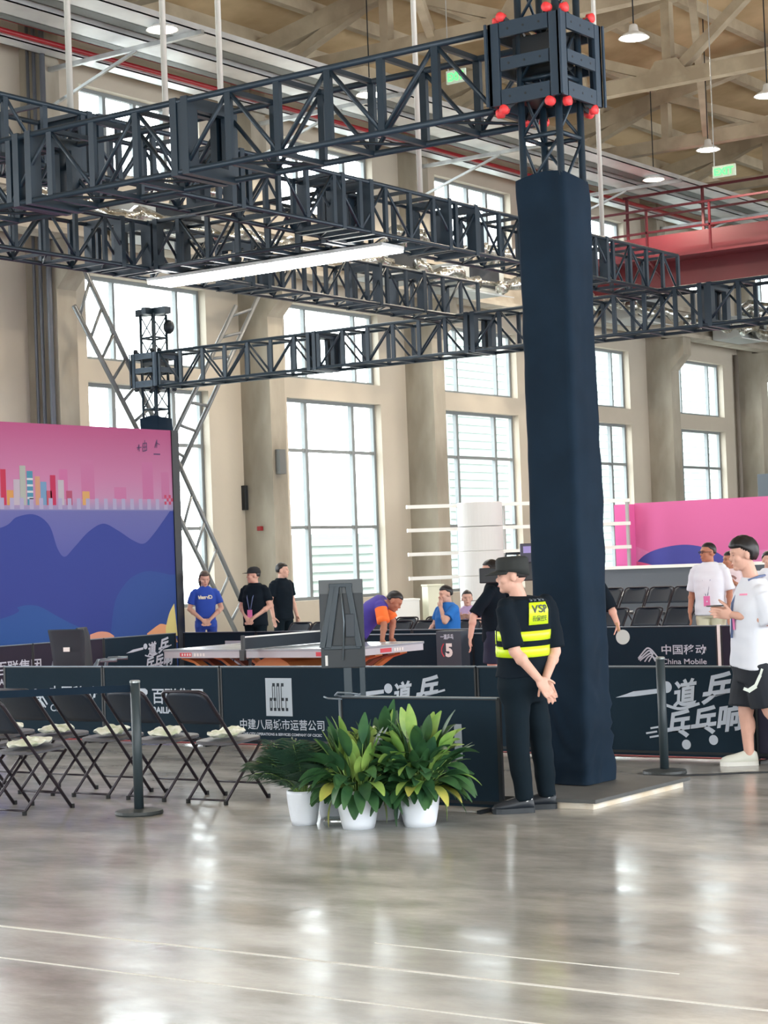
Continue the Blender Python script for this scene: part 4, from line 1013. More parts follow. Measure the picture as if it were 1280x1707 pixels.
palm('small palm behind the left pot and the middle lily', 552, 1366, .10, .2, 16, .44, 17)
# ================================================================== people
M_eye = mat('eye_dark', (62, 46, 42), .4); M_lip = mat('lip', (176, 104, 96), .5)
def hand(mb, wr, d, pn, th, curl=.5, s=1.0):
    # palm, four bent fingers and a thumb leaving the side of the palm; d along the hand, pn out of the palm, th towards the thumb
    wr, d, pn, th = V(wr), V(d).normalized(), V(pn).normalized(), V(th).normalized()
    pn = (pn-d*pn.dot(d)).normalized(); lat = d.cross(pn); lat = lat if lat.dot(th) > 0 else -lat
    R = Matrix((d, lat, pn)).transposed()
    mb.ell(wr+d*.048*s, (.056*s,.042*s,.017*s), R, 14, 10); mb.ell(wr+d*.06*s, (.038*s,.041*s,.015*s), R, 14, 10)
    for i, (o, L) in enumerate(((.032,.078),(.011,.088),(-.011,.082),(-.031,.064))):
        p = wr+d*(.088-.003*i*i*.4)*s+lat*o*s; dv = (d+lat*o*.9).normalized(); r = .0092*s
        for k, f in enumerate((.45,.32,.25)):
            a = curl*(.7 if k == 0 else 1.0); ax = dv.cross(pn).normalized(); dv = (dv*cos(a)+pn.lerp(pn, 0)*sin(a)).normalized() if k == 0 else (Matrix.Rotation(-a, 3, pn.cross(d).normalized()*-1) @ dv).normalized()
            q = p+dv*L*f*s; mb.cap(p, q, r, r*.93, 8); p = q; r *= .93
    p = wr+d*.022*s+lat*.03*s; dv = (d*.75+lat*.75+pn*.25).normalized()
    for L, r in ((.042,.0125),(.032,.0105),(.026,.0095)):
        q = p+dv*L*s; mb.cap(p, q, r*s, r*.92*s, 8); p = q; dv = (dv+d*.35+pn*.25*curl).normalized()
def pose(h=1.72, arms='side', width=1.0):
    k = h/1.72; J = dict(head=(.02,0,1.605), neck=(-.015,0,1.47), chest=(0,0,1.27), waist=(.005,0,1.06), pelvis=(0,0,.93))
    for sd, s_ in (('L',1),('R',-1)):
        J['sh'+sd] = (-.01,s_*.175*width,1.405); J['hip'+sd] = (0,s_*.09,.9); J['kn'+sd] = (.015,s_*.1,.49); J['an'+sd] = (-.02,s_*.105,.085); J['toe'+sd] = (1,s_*.12,0)
        if arms == 'side': J['el'+sd] = (-.03,s_*.235,1.13); J['wr'+sd] = (.05,s_*.25,.88); J['hd'+sd] = ((.15,-.05*s_,-1),(0,-s_,0),(1,0,-.2))
        if arms == 'front': J['el'+sd] = (-.01,s_*.255,1.13); J['wr'+sd] = (.17,s_*.065,.96); J['hd'+sd] = ((.25,-s_*.75,-.6),(-.6,-.1*s_,-.5),(.4,0,.9))
        if arms == 'back': J['el'+sd] = (-.1,s_*.26,1.13); J['wr'+sd] = (-.17,s_*.09,.93); J['hd'+sd] = ((-.1,-s_*.8,-.5),(-1,0,0),(0,0,1))
    return {a: (tuple(c*k for c in b) if a[:2] not in ('hd',) and a[:3] != 'toe' else b) for a, b in J.items()}
def person(label, x, y, yaw, J, h=1.72, skin=None, hair='short', shirt=None, sleeve=.62, bottom=None, hem=1.0, shoe=None, hyaw=0.0, hpitch=0.0, vox=.008, girth=1.0, belly=0.0, face=True, hemz=None, z=0, group=None):
    t = thing('person', label, 'person', (x,y,z), yaw, group); k = h/1.72; skin = skin or M_skin
    J = {a: (V(b) if a[:2] != 'hd' else tuple(V(c) for c in b)) for a, b in J.items()}
    lat = (J['shL']-J['shR']).normalized(); upv = (J['neck']-J['pelvis']).normalized(); fwd = lat.cross(upv).normalized()
    HM = Matrix.Rotation(hyaw, 3, 'Z') @ Matrix.Rotation(hpitch, 3, 'Y'); hc = J['head']
    def hp(v): return hc+HM @ (V(v)*k)
    b = MB()
    b.ell(hp((-.008,0,.026)), (.096*k,.077*k,.093*k), HM, 24, 16); b.ell(hp((.022,0,-.045)), (.07*k,.06*k,.072*k), HM, 20, 14)
    b.ell(hp((.064,0,-.092)), (.026*k,.028*k,.022*k), HM); b.ell(hp((.092,0,-.022)), (.02*k,.014*k,.017*k), HM); b.ell(hp((.084,0,.004)), (.014*k,.011*k,.03*k), HM)
    b.ell(hp((.082,0,-.062)), (.016*k,.026*k,.012*k), HM); b.ell(hp((.072,0,.03)), (.022*k,.055*k,.014*k), HM)
    for s_ in (-1,1):
        b.ell(hp((.055,s_*.04,-.025)), (.03*k,.025*k,.028*k), HM); b.ell(hp((-.012,s_*.078,-.008)), (.021*k,.011*k,.034*k), HM)
    b.cap(J['neck']-upv*.04, hc+HM @ V((-.015*k,0,-.07*k)), .06*k, .052*k, 14)
    sh_c = (J['shL']+J['shR'])/2
    secs = [(J['pelvis']-upv*.06*k, .105, .155), (J['pelvis']+upv*.03*k, .11, .158), (J['waist'], .10+belly*.9, .145), (J['chest'], .11+belly*.25, .155), (sh_c-upv*.03*k, .085, .14), (J['neck']-upv*.02*k, .05, .065)]
    def sect(lst, off=0.0):
        return [[c+fwd*(rf*k*girth+off)*ca+lat*(rl*k*girth+off)*sa for ca, sa in ((abs(cos(2*pi*i/32))**.85*(1 if cos(2*pi*i/32) > 0 else -1), abs(sin(2*pi*i/32))**.85*(1 if sin(2*pi*i/32) > 0 else -1)) for i in range(32))] for c, rf, rl in lst]
    b.rings(sect(secs))
    for sd in 'LR':
        b.cap(J['sh'+sd].lerp(J['el'+sd], .12)-lat*(.012 if sd == 'L' else -.012), J['el'+sd], .042*k, .042*k, 12); b.cap(J['el'+sd], J['wr'+sd], .041*k, .028*k, 12)
        m_ = J['el'+sd].lerp(J['wr'+sd], .28); b.ell(m_, (.045*k,)*3)
        d, pn, th = J['hd'+sd]; hand(b, J['wr'+sd], d, pn, th, J.get('curl', V((.45,0,0))).x if isinstance(J.get('curl'), Vector) else .45, k)
        b.cap(J['hip'+sd], J['kn'+sd], .082*k*girth, .056*k, 14); b.cap(J['kn'+sd], J['an'+sd], .054*k, .038*k, 14); b.ell(J['kn'+sd].lerp(J['an'+sd], .28)-fwd*.012, (.056*k,.054*k,.1*k))
        hz = V((J['toe'+sd].x, J['toe'+sd].y if abs(J['toe'+sd].x) < .99 else 0, 0)).normalized(); b.cap(J['an'+sd]-V((0,0,.03)), J['an'+sd]+hz*.1-V((0,0,.05)), .034, .025, 10)
    mobj(fuse(b, 'body', skin, vox, 3), 'body', t)
    # face details
    if face:
        e = MB()
        for s_ in (-1,1): e.ell(hp((.081,s_*.032,.006)), (.005*k,.010*k,.0024*k), HM, 10, 6); e.ell(hp((.085,s_*.034,.024)), (.004*k,.013*k,.0016*k), HM, 10, 6)
        part(t, 'eyes_and_brows', e, M_eye, smooth=True)
        part(t, 'lips', MB().ell(hp((.094,0,-.064)), (.007*k,.022*k,.006*k), HM, 10, 6), M_lip, smooth=True)
    # hair
    if hair:
        m = MB(); m.ell((0,0,0), (1,1,1), None, 40, 28); th = {'short': .008, 'crew': .004, 'mop': .02, 'long': .014, 'bun': .006}[hair]
        vs = []
        for vx, vy, vz in m.v:
            n = noise.noise(V((vx*6, vy*6, vz*2)))
            hl = {'short': (.38,.16,-.02,-.6), 'crew': (.42,.2,.02,-.5), 'mop': (.30,.16,-.16,-.8), 'long': (.42,.16,-1.1,-1.1), 'bun': (.44,.2,0,-.6)}[hair]
            kn = ((-1,hl[3]), (-.32,hl[3]), (-.14,hl[2]), (.16,hl[2]*.3+hl[1]*.7), (.42,hl[0]), (1.01,hl[0])); line = hl[0]
            for (xa, la), (xb, lb_) in zip(kn[:-1], kn[1:]):
                if xa <= vx < xb: line = la+(lb_-la)*(vx-xa)/(xb-xa)
            a = max(0, min(1, (vz-line)/.12+.5)); rr_ = [(q+th)*a+q*.82*(1-a) for q in (.098, .079, .096)]
            p = V((vx*rr_[0], vy*rr_[1], vz*rr_[2]))*(1+(.05 if hair == 'mop' else .02)*n*a)
            if hair == 'long' and vx < .25 and vz < -.2: p = V((p.x*1.02-.01, p.y*1.1, p.z*2.0))
            vs.append(tuple(hp((p.x-.01, p.y, p.z+.028))))
        m.v = vs
        if hair == 'bun': m.ell(hp((-.085,0,.1)), (.035*k,)*3)
        part(t, 'hair', m, mat('brown_hair', (78, 66, 62), .45) if hair == 'long' else M_hair, smooth=True)
    T = dict(t=t, J=J, k=k, lat=lat, up=upv, fwd=fwd, sect=sect, hp=hp, HM=HM, hc=hc)
    # shirt
    if shirt:
        c = MB(); hz_ = hemz if hemz is not None else -.10
        sl = .86
        S_ = [(J['pelvis']+upv*hz_*k, .128+belly*.6, .178), (J['pelvis']+upv*.04*k, .126+belly*.8, .172), (J['waist'], .122+belly, .165), (J['chest'], .132+belly*.25, .180), (sh_c-upv*.03*k, .108, .175), (sh_c+upv*.035*k, .09, .138), (J['neck']+upv*.02*k, .066, .074)]
        T['S'] = S_; c.rings(sect(S_, .004))
        for sd in 'LR':
            p, q = J['sh'+sd], J['el'+sd]; c.ell(p-lat*(.02 if sd == 'L' else -.02)-upv*.008, (.064*k*girth,)*3, None, 14, 10); c.cyl(p-upv*.005, p.lerp(q, sleeve*.55), .063*k*girth, .066*k*girth, 14); c.cyl(p.lerp(q, sleeve*.5), p.lerp(q, sleeve*1.15), .066*k*girth, .07*k*girth, 14)
            if sleeve > 1: c.cap(q, J['wr'+sd], .05*k, .036*k, 12)
        mobj(fuse(c, 'shirt', shirt, .010, 4, .008, 7), 'shirt', t)
    if bottom:
        c = MB(); c.rings(sect([(J['pelvis']-upv*.13*k, .10, .15), (J['pelvis']-upv*.02*k, .122+belly*.4, .17), (J['waist']-upv*.05*k, .116+belly*.6, .158)], .004))
        for sd in 'LR':
            a, m_, e = J['hip'+sd], J['kn'+sd], J['an'+sd]
            if hem >= .8: c.cyl(a+V((0,0,.04)), m_, .096*k*girth, .078*k, 16); c.ell(m_, (.078*k,)*3); c.cyl(m_, m_.lerp(e, min(1, hem)), .078*k, .062*k, 16)
            else: c.cyl(a+V((0,0,.05)), a.lerp(m_, hem/.5), .1*k*girth, .112*k*girth, 16)
        mobj(fuse(c, 'trousers' if hem >= .8 else 'shorts', bottom, .011, 3, .008, 6), 'trousers' if hem >= .8 else 'shorts', t)
    if shoe:
        for sd in 'LR':
            td = J['toe'+sd]; d = V((td.x, td.y if abs(td.x) < .99 else (.12 if sd == 'L' else -.12), 0)).normalized(); sdv = V((-d.y, d.x, 0)); heel = J['an'+sd]-d*.065*k; heel.z = J['an'+sd].z-.085*k
            up = MB(); so = MB(); r1 = []; r2 = []
            for f, wv, hv in ((0,.022,.06),(.03,.034,.10),(.15,.040,.125),(.3,.042,.12),(.42,.046,.108),(.6,.052,.092),(.8,.052,.080),(.93,.042,.066),(1,.022,.04)):
                cc = heel+d*(.285*k*f); r1.append([cc+sdv*(wv*k*cos(a)*(1 if sin(a) < .3 else .8))+V((0,0,(.018+(hv-.018)*(.5+.5*sin(a)))*k)) for a in [2*pi*i/16 for i in range(16)]])
                r2.append([cc+sdv*((wv+.008)*k*q)+V((0,0,z_)) for q, z_ in ((-1,.0),(1,.0),(1,.034*k),(-1,.034*k))])
            up.rings(r1); so.rings(r2)
            o = part(t, 'shoe', up, shoe[0], smooth=True); part(o, 'sole', so, shoe[1])
            T['shoe'+sd] = (heel, d, sdv)
    return T
def local(T_loc, yaw): 
    Mi = (Matrix.Translation(T_loc) @ Matrix.Rotation(yaw, 4, 'Z')).inverted()
    return lambda px, py, d: Mi @ at(px, py, d)
YL, YA, YC, YR = radians(125.25), radians(35.25), radians(215.25), radians(-54.75)   # facing photo-left, away, camera, photo-right
M_bt = mat('shirt_black', (20, 29, 38), .9, var=.1, scale=6, spec=.12); M_bp = mat('trousers_black', (19, 30, 38), .9, var=.08, scale=5, spec=.12)
M_wt = mat('shirt_white', (222, 226, 236), .8, spec=.2); M_navy = mat('shorts_navy', (22, 30, 58), .8)
SH_B = (mat('shoe_black', (34, 40, 48), .5), mat('sole_black', (44, 50, 56), .6)); SH_W = (mat('shoe_white', (214, 216, 206), .55), mat('sole_white', (226, 226, 220), .5))
M_lany = mat('lanyard_blue', (96, 112, 150), .6); M_badge = mat('badge_pink', (226, 120, 176), .5)

# ---- the guard
g0 = on_z(876, 1353); gd = (g0-CAM).dot(fw); gy = radians(98); l = local(g0, gy)
J = pose(1.70)
J.update(head=l(853,960,gd), neck=l(868,998,gd), chest=l(872,1045,gd), waist=l(871,1098,gd), pelvis=l(869,1138,gd),
         shL=l(840,1010,gd-.14), shR=l(912,1004,gd+.10), elL=l(858,1086,gd-.22), elR=l(925,1086,gd+.06), wrL=l(897,1131,gd-.24), wrR=l(909,1132,gd-.12),
         hipL=l(860,1150,gd-.06), hipR=l(886,1150,gd+.08), knL=l(863,1240,gd-.07), knR=l(902,1238,gd+.10), anL=l(874,1332,gd-.04), anR=l(912,1324,gd+.12))
for s_ in 'LR': J['an'+s_].z = .085
ld = Matrix.Rotation(-gy, 3, 'Z')
J['toeL'] = ld @ (V((cos(YL), sin(YL), 0))+V((cos(YA), sin(YA), 0))*-.08); J['toeR'] = ld @ (V((cos(YL), sin(YL), 0))+V((cos(YA), sin(YA), 0))*.12)
def dirw(r_, a_, u_): return ld @ (rth*r_+fwh*a_+ZUP*u_)
J['hdL'] = (dirw(.55,.05,-.8), dirw(-.35,.85,-.1), dirw(.8,0,.55)); J['hdR'] = (dirw(.28,-.25,-.9), dirw(.1,-.9,-.1), dirw(-.8,0,-.2))
T = person('guard in black cap and reflective vest, hands clasped behind his back', g0.x, g0.y, gy, J, 1.70, M_skin, 'crew', M_bt, .80, M_bp, 1.0, SH_B, radians(22), radians(2), vox=.006, girth=1.04, belly=.012, hemz=.05)
t = T['t']; secs = T['S']; k = T['k']
def torso_pt(f, ang, off):
    # f runs 0 (hem) to 1 (neck) over the shirt sections; ang 0 is the front
    n = len(secs)-1; i = min(n-1, int(f*n)); u = f*n-i; (c0,a0,b0), (c1,a1,b1) = secs[i], secs[i+1]
    c = c0.lerp(c1, u); ra = (a0+(a1-a0)*u)*k*1.04+off; rb = (b0+(b1-b0)*u)*k*1.04+off; ca, sa = cos(ang), sin(ang)
    return c+T['fwd']*ra*abs(ca)**.85*(1 if ca > 0 else -1)+T['lat']*rb*abs(sa)**.85*(1 if sa > 0 else -1)
def fz(zz):                                                        # section parameter at a height above ground
    best = min((abs(torso_pt(i/200, pi, 0).z-zz), i/200) for i in range(190)); return best[1]
M_hv = mat('reflective_yellow', (214, 244, 40), .35)
def band(name, z0, z1, a0, a1, off=.013, m=None, n=40):
    f0, f1 = fz(z0), fz(z1); mb = MB(); rs = []
    for i in range(n+1):
        a = a0+(a1-a0)*i/n; rs.append([torso_pt(f0,a,off), torso_pt((f0+f1)/2,a,off+.001), torso_pt(f1,a,off)])
    vs = [p for r in rs for p in r]; fs = []
    for i in range(n): fs += [(3*i,3*i+1,3*i+4,3*i+3), (3*i+1,3*i+2,3*i+5,3*i+4)]
    mb.add(vs, fs); o = part(t, name, mb, m or M_hv, smooth=True); s_ = o.modifiers.new('solid', 'SOLIDIFY'); s_.thickness = .004; s_.offset = 1; return o
def hgt(px_y): return (at(870, px_y, gd)).z
for i, (y0, y1) in enumerate(((1067,1051), (1094,1077))): band('reflective_strip', hgt(y0), hgt(y1), radians(75), radians(255) if i == 0 else radians(262))
band('reflective_strip', hgt(1094), hgt(1077), radians(-75), radians(75)); band('front_strip', hgt(1074), hgt(1052), radians(52), radians(64))
PA0, PA1 = radians(160), radians(206)
z0, z1 = hgt(1041), hgt(1004); band('back_patch', z0, z1, PA0, PA1)
def bent(txt, fz0, size_w, size_h, a_start, m, name, bold=0):
    mb = text_mb(txt, 1.0, (0,0,0), (1,0,0), (0,1,0), bold=bold, width=1.0, th=0); ys = [v[1] for v in mb.v]; lo, hi = min(ys), max(ys)
    mb.v = [tuple(torso_pt(fz(fz0+(v[1]-lo)/(hi-lo)*size_h), a_start+v[0]*size_w, .0185)) for v in mb.v]
    part(t, name, mb, m)
bent('VSP', z0+(z1-z0)*.53, (PA1-PA0)*.76, (z1-z0)*.36, PA0+(PA1-PA0)*.12, M_black, 'vest_lettering', .02)
bent('辰保控安', z0+(z1-z0)*.15, (PA1-PA0)*.66, (z1-z0)*.26, PA0+(PA1-PA0)*.16, mat('dark_olive', (60, 74, 24), .6), 'vest_lettering', .01)
bent('保 安 服 务', z1+.008, (PA1-PA0)*.85, .018, PA0+(PA1-PA0)*.02, mat('print_grey', (120, 130, 140), .6), 'vest_lettering')
# flat-topped field cap with a brim
cp = MB(); hp = T['hp']; rs = []
for z_, rx, ry in ((.028,.112,.094),(.05,.113,.095),(.10,.112,.095),(.118,.106,.09),(.128,.092,.077),(.132,.05,.04),(.133,.005,.005)):
    rs.append([hp((-.008+rx*cos(a), ry*sin(a), z_+.012*cos(a)*0-(.035 if cos(a) < -.3 and z_ < .04 else 0)*(-cos(a)))) for a in [2*pi*i/32 for i in range(32)]])
cp.rings(rs)
cap_m = mat('cap_black', (34, 38, 38), .8); o = part(t, 'cap', cp, cap_m, smooth=True)
br = MB(); top = []; bot = []
n = 20
for i in range(n+1):
    a = radians(-78+156*i/n); x_, y_ = .104*cos(a), .09*sin(a); ext = .085*max(0, cos(a*1.05))**.7
    top.append([hp((x_-.01,y_,.046)), hp((x_-.01+ext,y_*1.06,.018)), hp((x_-.01+ext,y_*1.06,.012)), hp((x_-.01,y_,.038))])
br.rings(top, True); part(o, 'brim', br, cap_m, smooth=True)
for sd in 'LR':                                                    # white hooked marks on the shoes
    heel, d, sv = T['shoe'+sd]; mb = MB(); out = sv*(1 if sd == 'L' else -1); outw = sv
    side = sv if (Matrix.Rotation(gy, 3, 'Z') @ sv).dot(fwh) < 0 else -sv
    o_ = heel+d*.02+side*.037+V((0,0,.045)); stroke(mb, smooth_curve([(.0,.045),(.02,.058),(.032,.03),(.07,.016),(.12,.018)], 6), .009, o_, d, V((0,0,1)), .002 if d.cross(V((0,0,1))).dot(side) > 0 else -.002)
    part(t, 'shoe_mark', mb, M_white)

# ---- the man walking at the right
w0 = on_z(1243, 1277); wd = (w0-CAM).dot(fw); wy = YL; l = local(w0, wy); J = pose(1.80, 'side')
J.update(head=l(1238,924,wd), neck=l(1256,967,wd), chest=l(1256,1015,wd), waist=l(1254,1066,wd), pelvis=l(1255,1108,wd), shL=l(1270,990,wd-.17), shR=l(1243,984,wd+.17), elL=l(1285,1036,wd-.23), elR=l(1236,1042,wd+.24),
         wrL=l(1221,1025,wd-.10), wrR=l(1222,1018,wd+.08), hipL=l(1262,1118,wd-.1), hipR=l(1250,1116,wd+.1), knR=l(1243,1190,wd+.06), anR=l(1249,1258,wd+.06), knL=l(1284,1186,wd-.1), anL=l(1330,1246,wd-.1))
ld = Matrix.Rotation(-wy, 3, 'Z'); J['anR'].z = .085
J['hdL'] = (dirw(-1,.15,.12), dirw(.1,1,.3), dirw(0,.1,1)); J['hdR'] = (dirw(-1,-.1,.1), dirw(.1,-.6,.8), dirw(0,0,1)); J['toeR'] = (1,-.05,0); J['toeL'] = (1,.0,0)
T = person('man walking left in white tee and black shorts, looking at his phone', w0.x, w0.y, wy, J, 1.80, M_skin, 'mop', M_wt, .95, mat('shorts_black', (24, 30, 40), .8), .42, SH_W, radians(4), radians(8), vox=.006, girth=1.2, hemz=-.02)
t = T['t']; fl = lambda px, py, dd=0: l(px, py, wd-.25+dd)
mb = MB(); P_ = [l(x_, y_, wd-.20) for x_, y_ in ((1243,965),(1262,962),(1276,975))]
mb.tube([T['J']['neck']+V((.06,.09,-.0)), T['J']['neck']+V((-.03,.095,.03)), T['J']['neck']+V((-.085,.02,.035)), T['J']['neck']+V((-.05,-.08,.02)), T['J']['neck']+V((.09,-.06,-.04)), T['J']['chest']+V((.165,.0,.05)), T['J']['waist']+V((.17,.05,.02))], .01, 6)
part(t, 'lanyard', mb, M_lany, smooth=True)
q = l(1222,1038,wd-.05); part(t, 'badge', MB().obox(q, (.004,.0,0), (0,.035,0), (0,0,.055)), M_badge)
mb = MB(); q = l(1254,1138,wd-.235)
for i, (a, b, wv) in enumerate((((-.065,-.045),(-.03,-.06),.024), ((-.03,-.06),(.02,-.03),.034), ((.02,-.03),(.06,.05),.024), ((.06,.05),(.078,.1),.018))): stroke(mb, [a, b], wv, q, (-1,0,0), (0,0,1), .002+.0003*i)
part(t, 'brush_mark', mb, mat('mark_white', (206, 214, 206), .7))
mb = MB(); q = l(1239,991,wd-.19)
part(t, 'chest_print', MB().obox(q, (.03,0,0), (0,.002,0), (0,0,.007)), mat('print_rose', (216, 130, 160), .7))
q = l(1190,1010,wd+.0); tag(MB().obox(q0 := at(1192,1010,wd), fwh*.02+rth*.07, fwh*.036, ZUP*.005-rth*.001).build('phone', M_black, bevel=.002), 'dark phone held by the walking man', 'phone')

# ---- cameraman behind the guard, with his camera
c0 = at(826, 1100, 20.6); c0.z = 0; cd = 20.6; cy_ = radians(110); l = local(c0, cy_); J = pose(1.68, 'side')
J.update(elL=l(790,1030,cd-.1), wrL=l(786,1066,cd-.1), elR=l(872,1000,cd+.1), wrR=l(862,968,cd+.1)); ld = Matrix.Rotation(-cy_, 3, 'Z')
J['elL'] = l(789,1028,cd-.2); J['wrL'] = l(784,1062,cd-.22)
J['hdR'] = (dirw(-.5,.2,.8), dirw(-1,0,0), dirw(0,-1,0)); J['hdL'] = (dirw(-.1,0,-1), dirw(1,0,0), dirw(-.3,1,0))
T = person('cameraman in black tee and navy shorts, mostly hidden behind the guard', c0.x, c0.y, cy_, J, 1.68, M_skin, 'short', M_bt, .8, M_navy, .36, SH_B, radians(15), 0, face=False)
part(T['t'], 'collar_label', MB().obox(T['J']['neck']+V((-.09,0,-.035)), (.003,0,0), (0,.03,0), (0,0,.009)), M_white)
q = at(845, 955, 20.3); t = thing('video_camera', 'black shoulder video camera pointing left behind the guard', 'video camera', q, YL)
part(t, 'lens_hood', MB().box(.10,.29,-.075,.075,-.10,.06), M_black, bevel=.01)
part(t, 'lens', MB().cyl((-.05,0,-.02),(.15,0,-.02),.055,n=16), M_dark, smooth=True)
part(t, 'camera_body', MB().box(-.28,.0,-.06,.06,-.09,.12), M_black, bevel=.01)
part(t, 'handle', MB().tube([(-.2,0,.12),(-.18,0,.2),(0,0,.2),(.02,0,.1)], .015, 8), M_dark, smooth=True)
part(t, 'monitor', MB().box(-.29,-.14,.05,.12,.10,.30), mat('monitor_case', (46, 44, 66), .4), bevel=.006)
part(t, 'monitor_sticker', MB().box(-.27,-.17,.12,.122,.2,.27), mat('sticker_lilac', (150, 140, 200), .5))

# ---- player whose arm and bat show beside the pillar
p0 = at(972, 1060, 20.0); p0.z = 0; l = local(p0, YC); ld = Matrix.Rotation(-YC, 3, 'Z'); J = pose(1.72, 'side')
J.update(shL=l(1000,975,20), elL=l(1018,1012,19.9), wrL=l(1029,1040,19.8)); J['hdL'] = (dirw(.15,0,-1), dirw(-.8,.3,0), dirw(-.2,-1,0)); J['curl'] = (1.0,0,0)
person('player in black hidden behind the pillar, only forearm showing', p0.x, p0.y, YC, J, 1.72, M_skin, 'short', M_bt, .95, M_bp, 1.0, SH_B)
q = at(1038, 1062, 19.75); t = thing('table_tennis_bat', 'round grey table tennis bat in the hidden player’s hand', 'bat', q, 0)
mb = MB(); mb.rings([mb.ring(fwh*s_, rth, ZUP, .07, .075, 28) for s_ in (-.006,.006)]); part(t, 'blade', mb, mat('bat_grey', (176, 184, 180), .6))
part(t, 'handle', MB().bar(V((0,0,0))-rth*.035+ZUP*.06, -rth*.06+ZUP*.15, .026, .02), mat('wood', (176, 140, 100), .6))

# ---- standing staff at the back and at right
def stand(label, px, d, h, yaw, arms, **kw):
    p = at(px, 1000, d); ov = kw.pop('over', None); J = pose(h, arms, kw.pop('width', 1.0))
    if ov: J.update(ov)
    return person(label, p.x, p.y, yaw, J, h, **kw)
M_bsh = mat('shirt_royal_blue', (38, 76, 178), .8)
T = stand('young woman in blue tee standing with hands clasped, left of the ladder brace', 342, 30.2, 1.67, radians(222), 'front', hair='long', shirt=M_bsh, bottom=mat('skirt_blue', (36, 66, 160), .8), shoe=SH_W, hyaw=radians(10), hpitch=radians(16), girth=.92)
part(T['t'], 'chest_print', text_mb('Chenshi', .075, T['J']['chest']+V((.135,.11,.02)), (0,-1,0), (0,0,1), shear=.15, bold=.004, width=.22), mat('print_cream', (232, 226, 206), .7))
def cap_on(T, rgb, name='cap'):
    hp = T['hp']; cp = MB(); rs = []
    for z_, rx, ry in ((.035,.108,.09),(.07,.107,.09),(.11,.09,.075),(.135,.05,.042),(.14,.004,.004)): rs.append([hp((-.008+rx*cos(a), ry*sin(a), z_)) for a in [2*pi*i/24 for i in range(24)]])
    cp.rings(rs); o = part(T['t'], 'cap', cp, mat('cap_cloth', rgb, .8), smooth=True)
    br = MB(); rr = []
    for i in range(13):
        a = radians(-70+140*i/12); ext = .075*max(0, cos(a))**.6; rr.append([hp((.098*cos(a),.085*sin(a),.05)), hp((.098*cos(a)+ext,.088*sin(a),.038)), hp((.098*cos(a)+ext,.088*sin(a),.034)), hp((.098*cos(a),.085*sin(a),.044))])
    br.rings(rr); part(o, 'brim', br, mat('cap_cloth', rgb, .8), smooth=True)
def lanyard(T, rgb=M_lany, low=.18):
    J = T['J']; mb = MB(); f = .15
    for s_ in (-1,1): mb.tube([J['neck']+V((-.04,s_*.05,.03)), J['neck']+V((.05,s_*.08,-.03)), J['chest']+V((f,s_*.05,.0)), J['chest']+V((f+.01,s_*.012,-low))], .008, 6)
    part(T['t'], 'lanyard', mb, rgb, smooth=True); part(T['t'], 'badge', MB().obox(J['chest']+V((f+.015,0,-low-.07)), (.003,0,0), (0,.042,0), (0,0,.065)), M_badge)
T = stand('man in black cap and black tee with pink badge, hands folded', 425, 29.5, 1.70, radians(188), 'front', hair='crew', shirt=M_bt, bottom=M_bp, shoe=SH_B, hyaw=radians(-50), hpitch=0, girth=1.08, belly=.02)
cap_on(T, (34, 36, 40)); lanyard(T)
T = stand('man in black polo standing by the second window, looking right', 471, 31.5, 1.76, radians(260), 'side', hair='short', shirt=M_bt, bottom=M_bp, shoe=SH_B, hyaw=radians(40))
T = stand('man in white tee and glasses with pink badge before the pink backdrop', 1184, 25.0, 1.80, radians(190), 'side', hair='crew', shirt=M_wt, bottom=mat('trousers_cream', (220, 216, 190), .8), shoe=SH_W, hyaw=radians(-48), skin=M_skin2, girth=1.08, belly=.02, sleeve=.85)
lanyard(T, M_lany, .2)
hp = T['hp']; gl_ = MB()
for s_ in (-1,1): gl_.tube([hp((.1,s_*.034+.02*cos(a),.004+.016*sin(a))) for a in [2*pi*i/14 for i in range(14)]], .0035, 5, True); gl_.tube([hp((.098,s_*.055,.008)), hp((.05,s_*.078,.01)), hp((-.01,s_*.084,.008))], .003, 5)
gl_.tube([hp((.102,-.014,.008)), hp((.102,.014,.008))], .003, 5); part(T['t'], 'glasses', gl_, M_black, smooth=True)
T = stand('person in pale printed tee between the man with glasses and the walking man', 1219, 26.0, 1.68, radians(205), 'side', hair='short', shirt=mat('shirt_pale', (224, 206, 212), .8), bottom=mat('trousers_grey', (150, 150, 156), .8), shoe=SH_W, hyaw=radians(-60), skin=M_skin2, over=dict(elL=(.1,.26,1.12), wrL=(.26,.06,1.26), hdL=((-.2,-1,.1),(-1,0,0),(0,0,1))))
mb = MB(); stroke(mb, smooth_curve([(-.07,.02),(-.03,.05),(.03,.045),(.07,.0),(.02,-.02),(-.05,-.03)], 4), .03, T['J']['chest']+V((.146,0,.06)), (0,-1,0), (0,0,1)); part(T['t'], 'chest_print', mb, mat('print_brown', (150, 112, 108), .7))
T = stand('person with black hair at the right edge behind the walking man', 1283, 26.6, 1.66, radians(215), 'side', hair='short', shirt=M_wt, bottom=M_bp, shoe=SH_W, hyaw=radians(10))

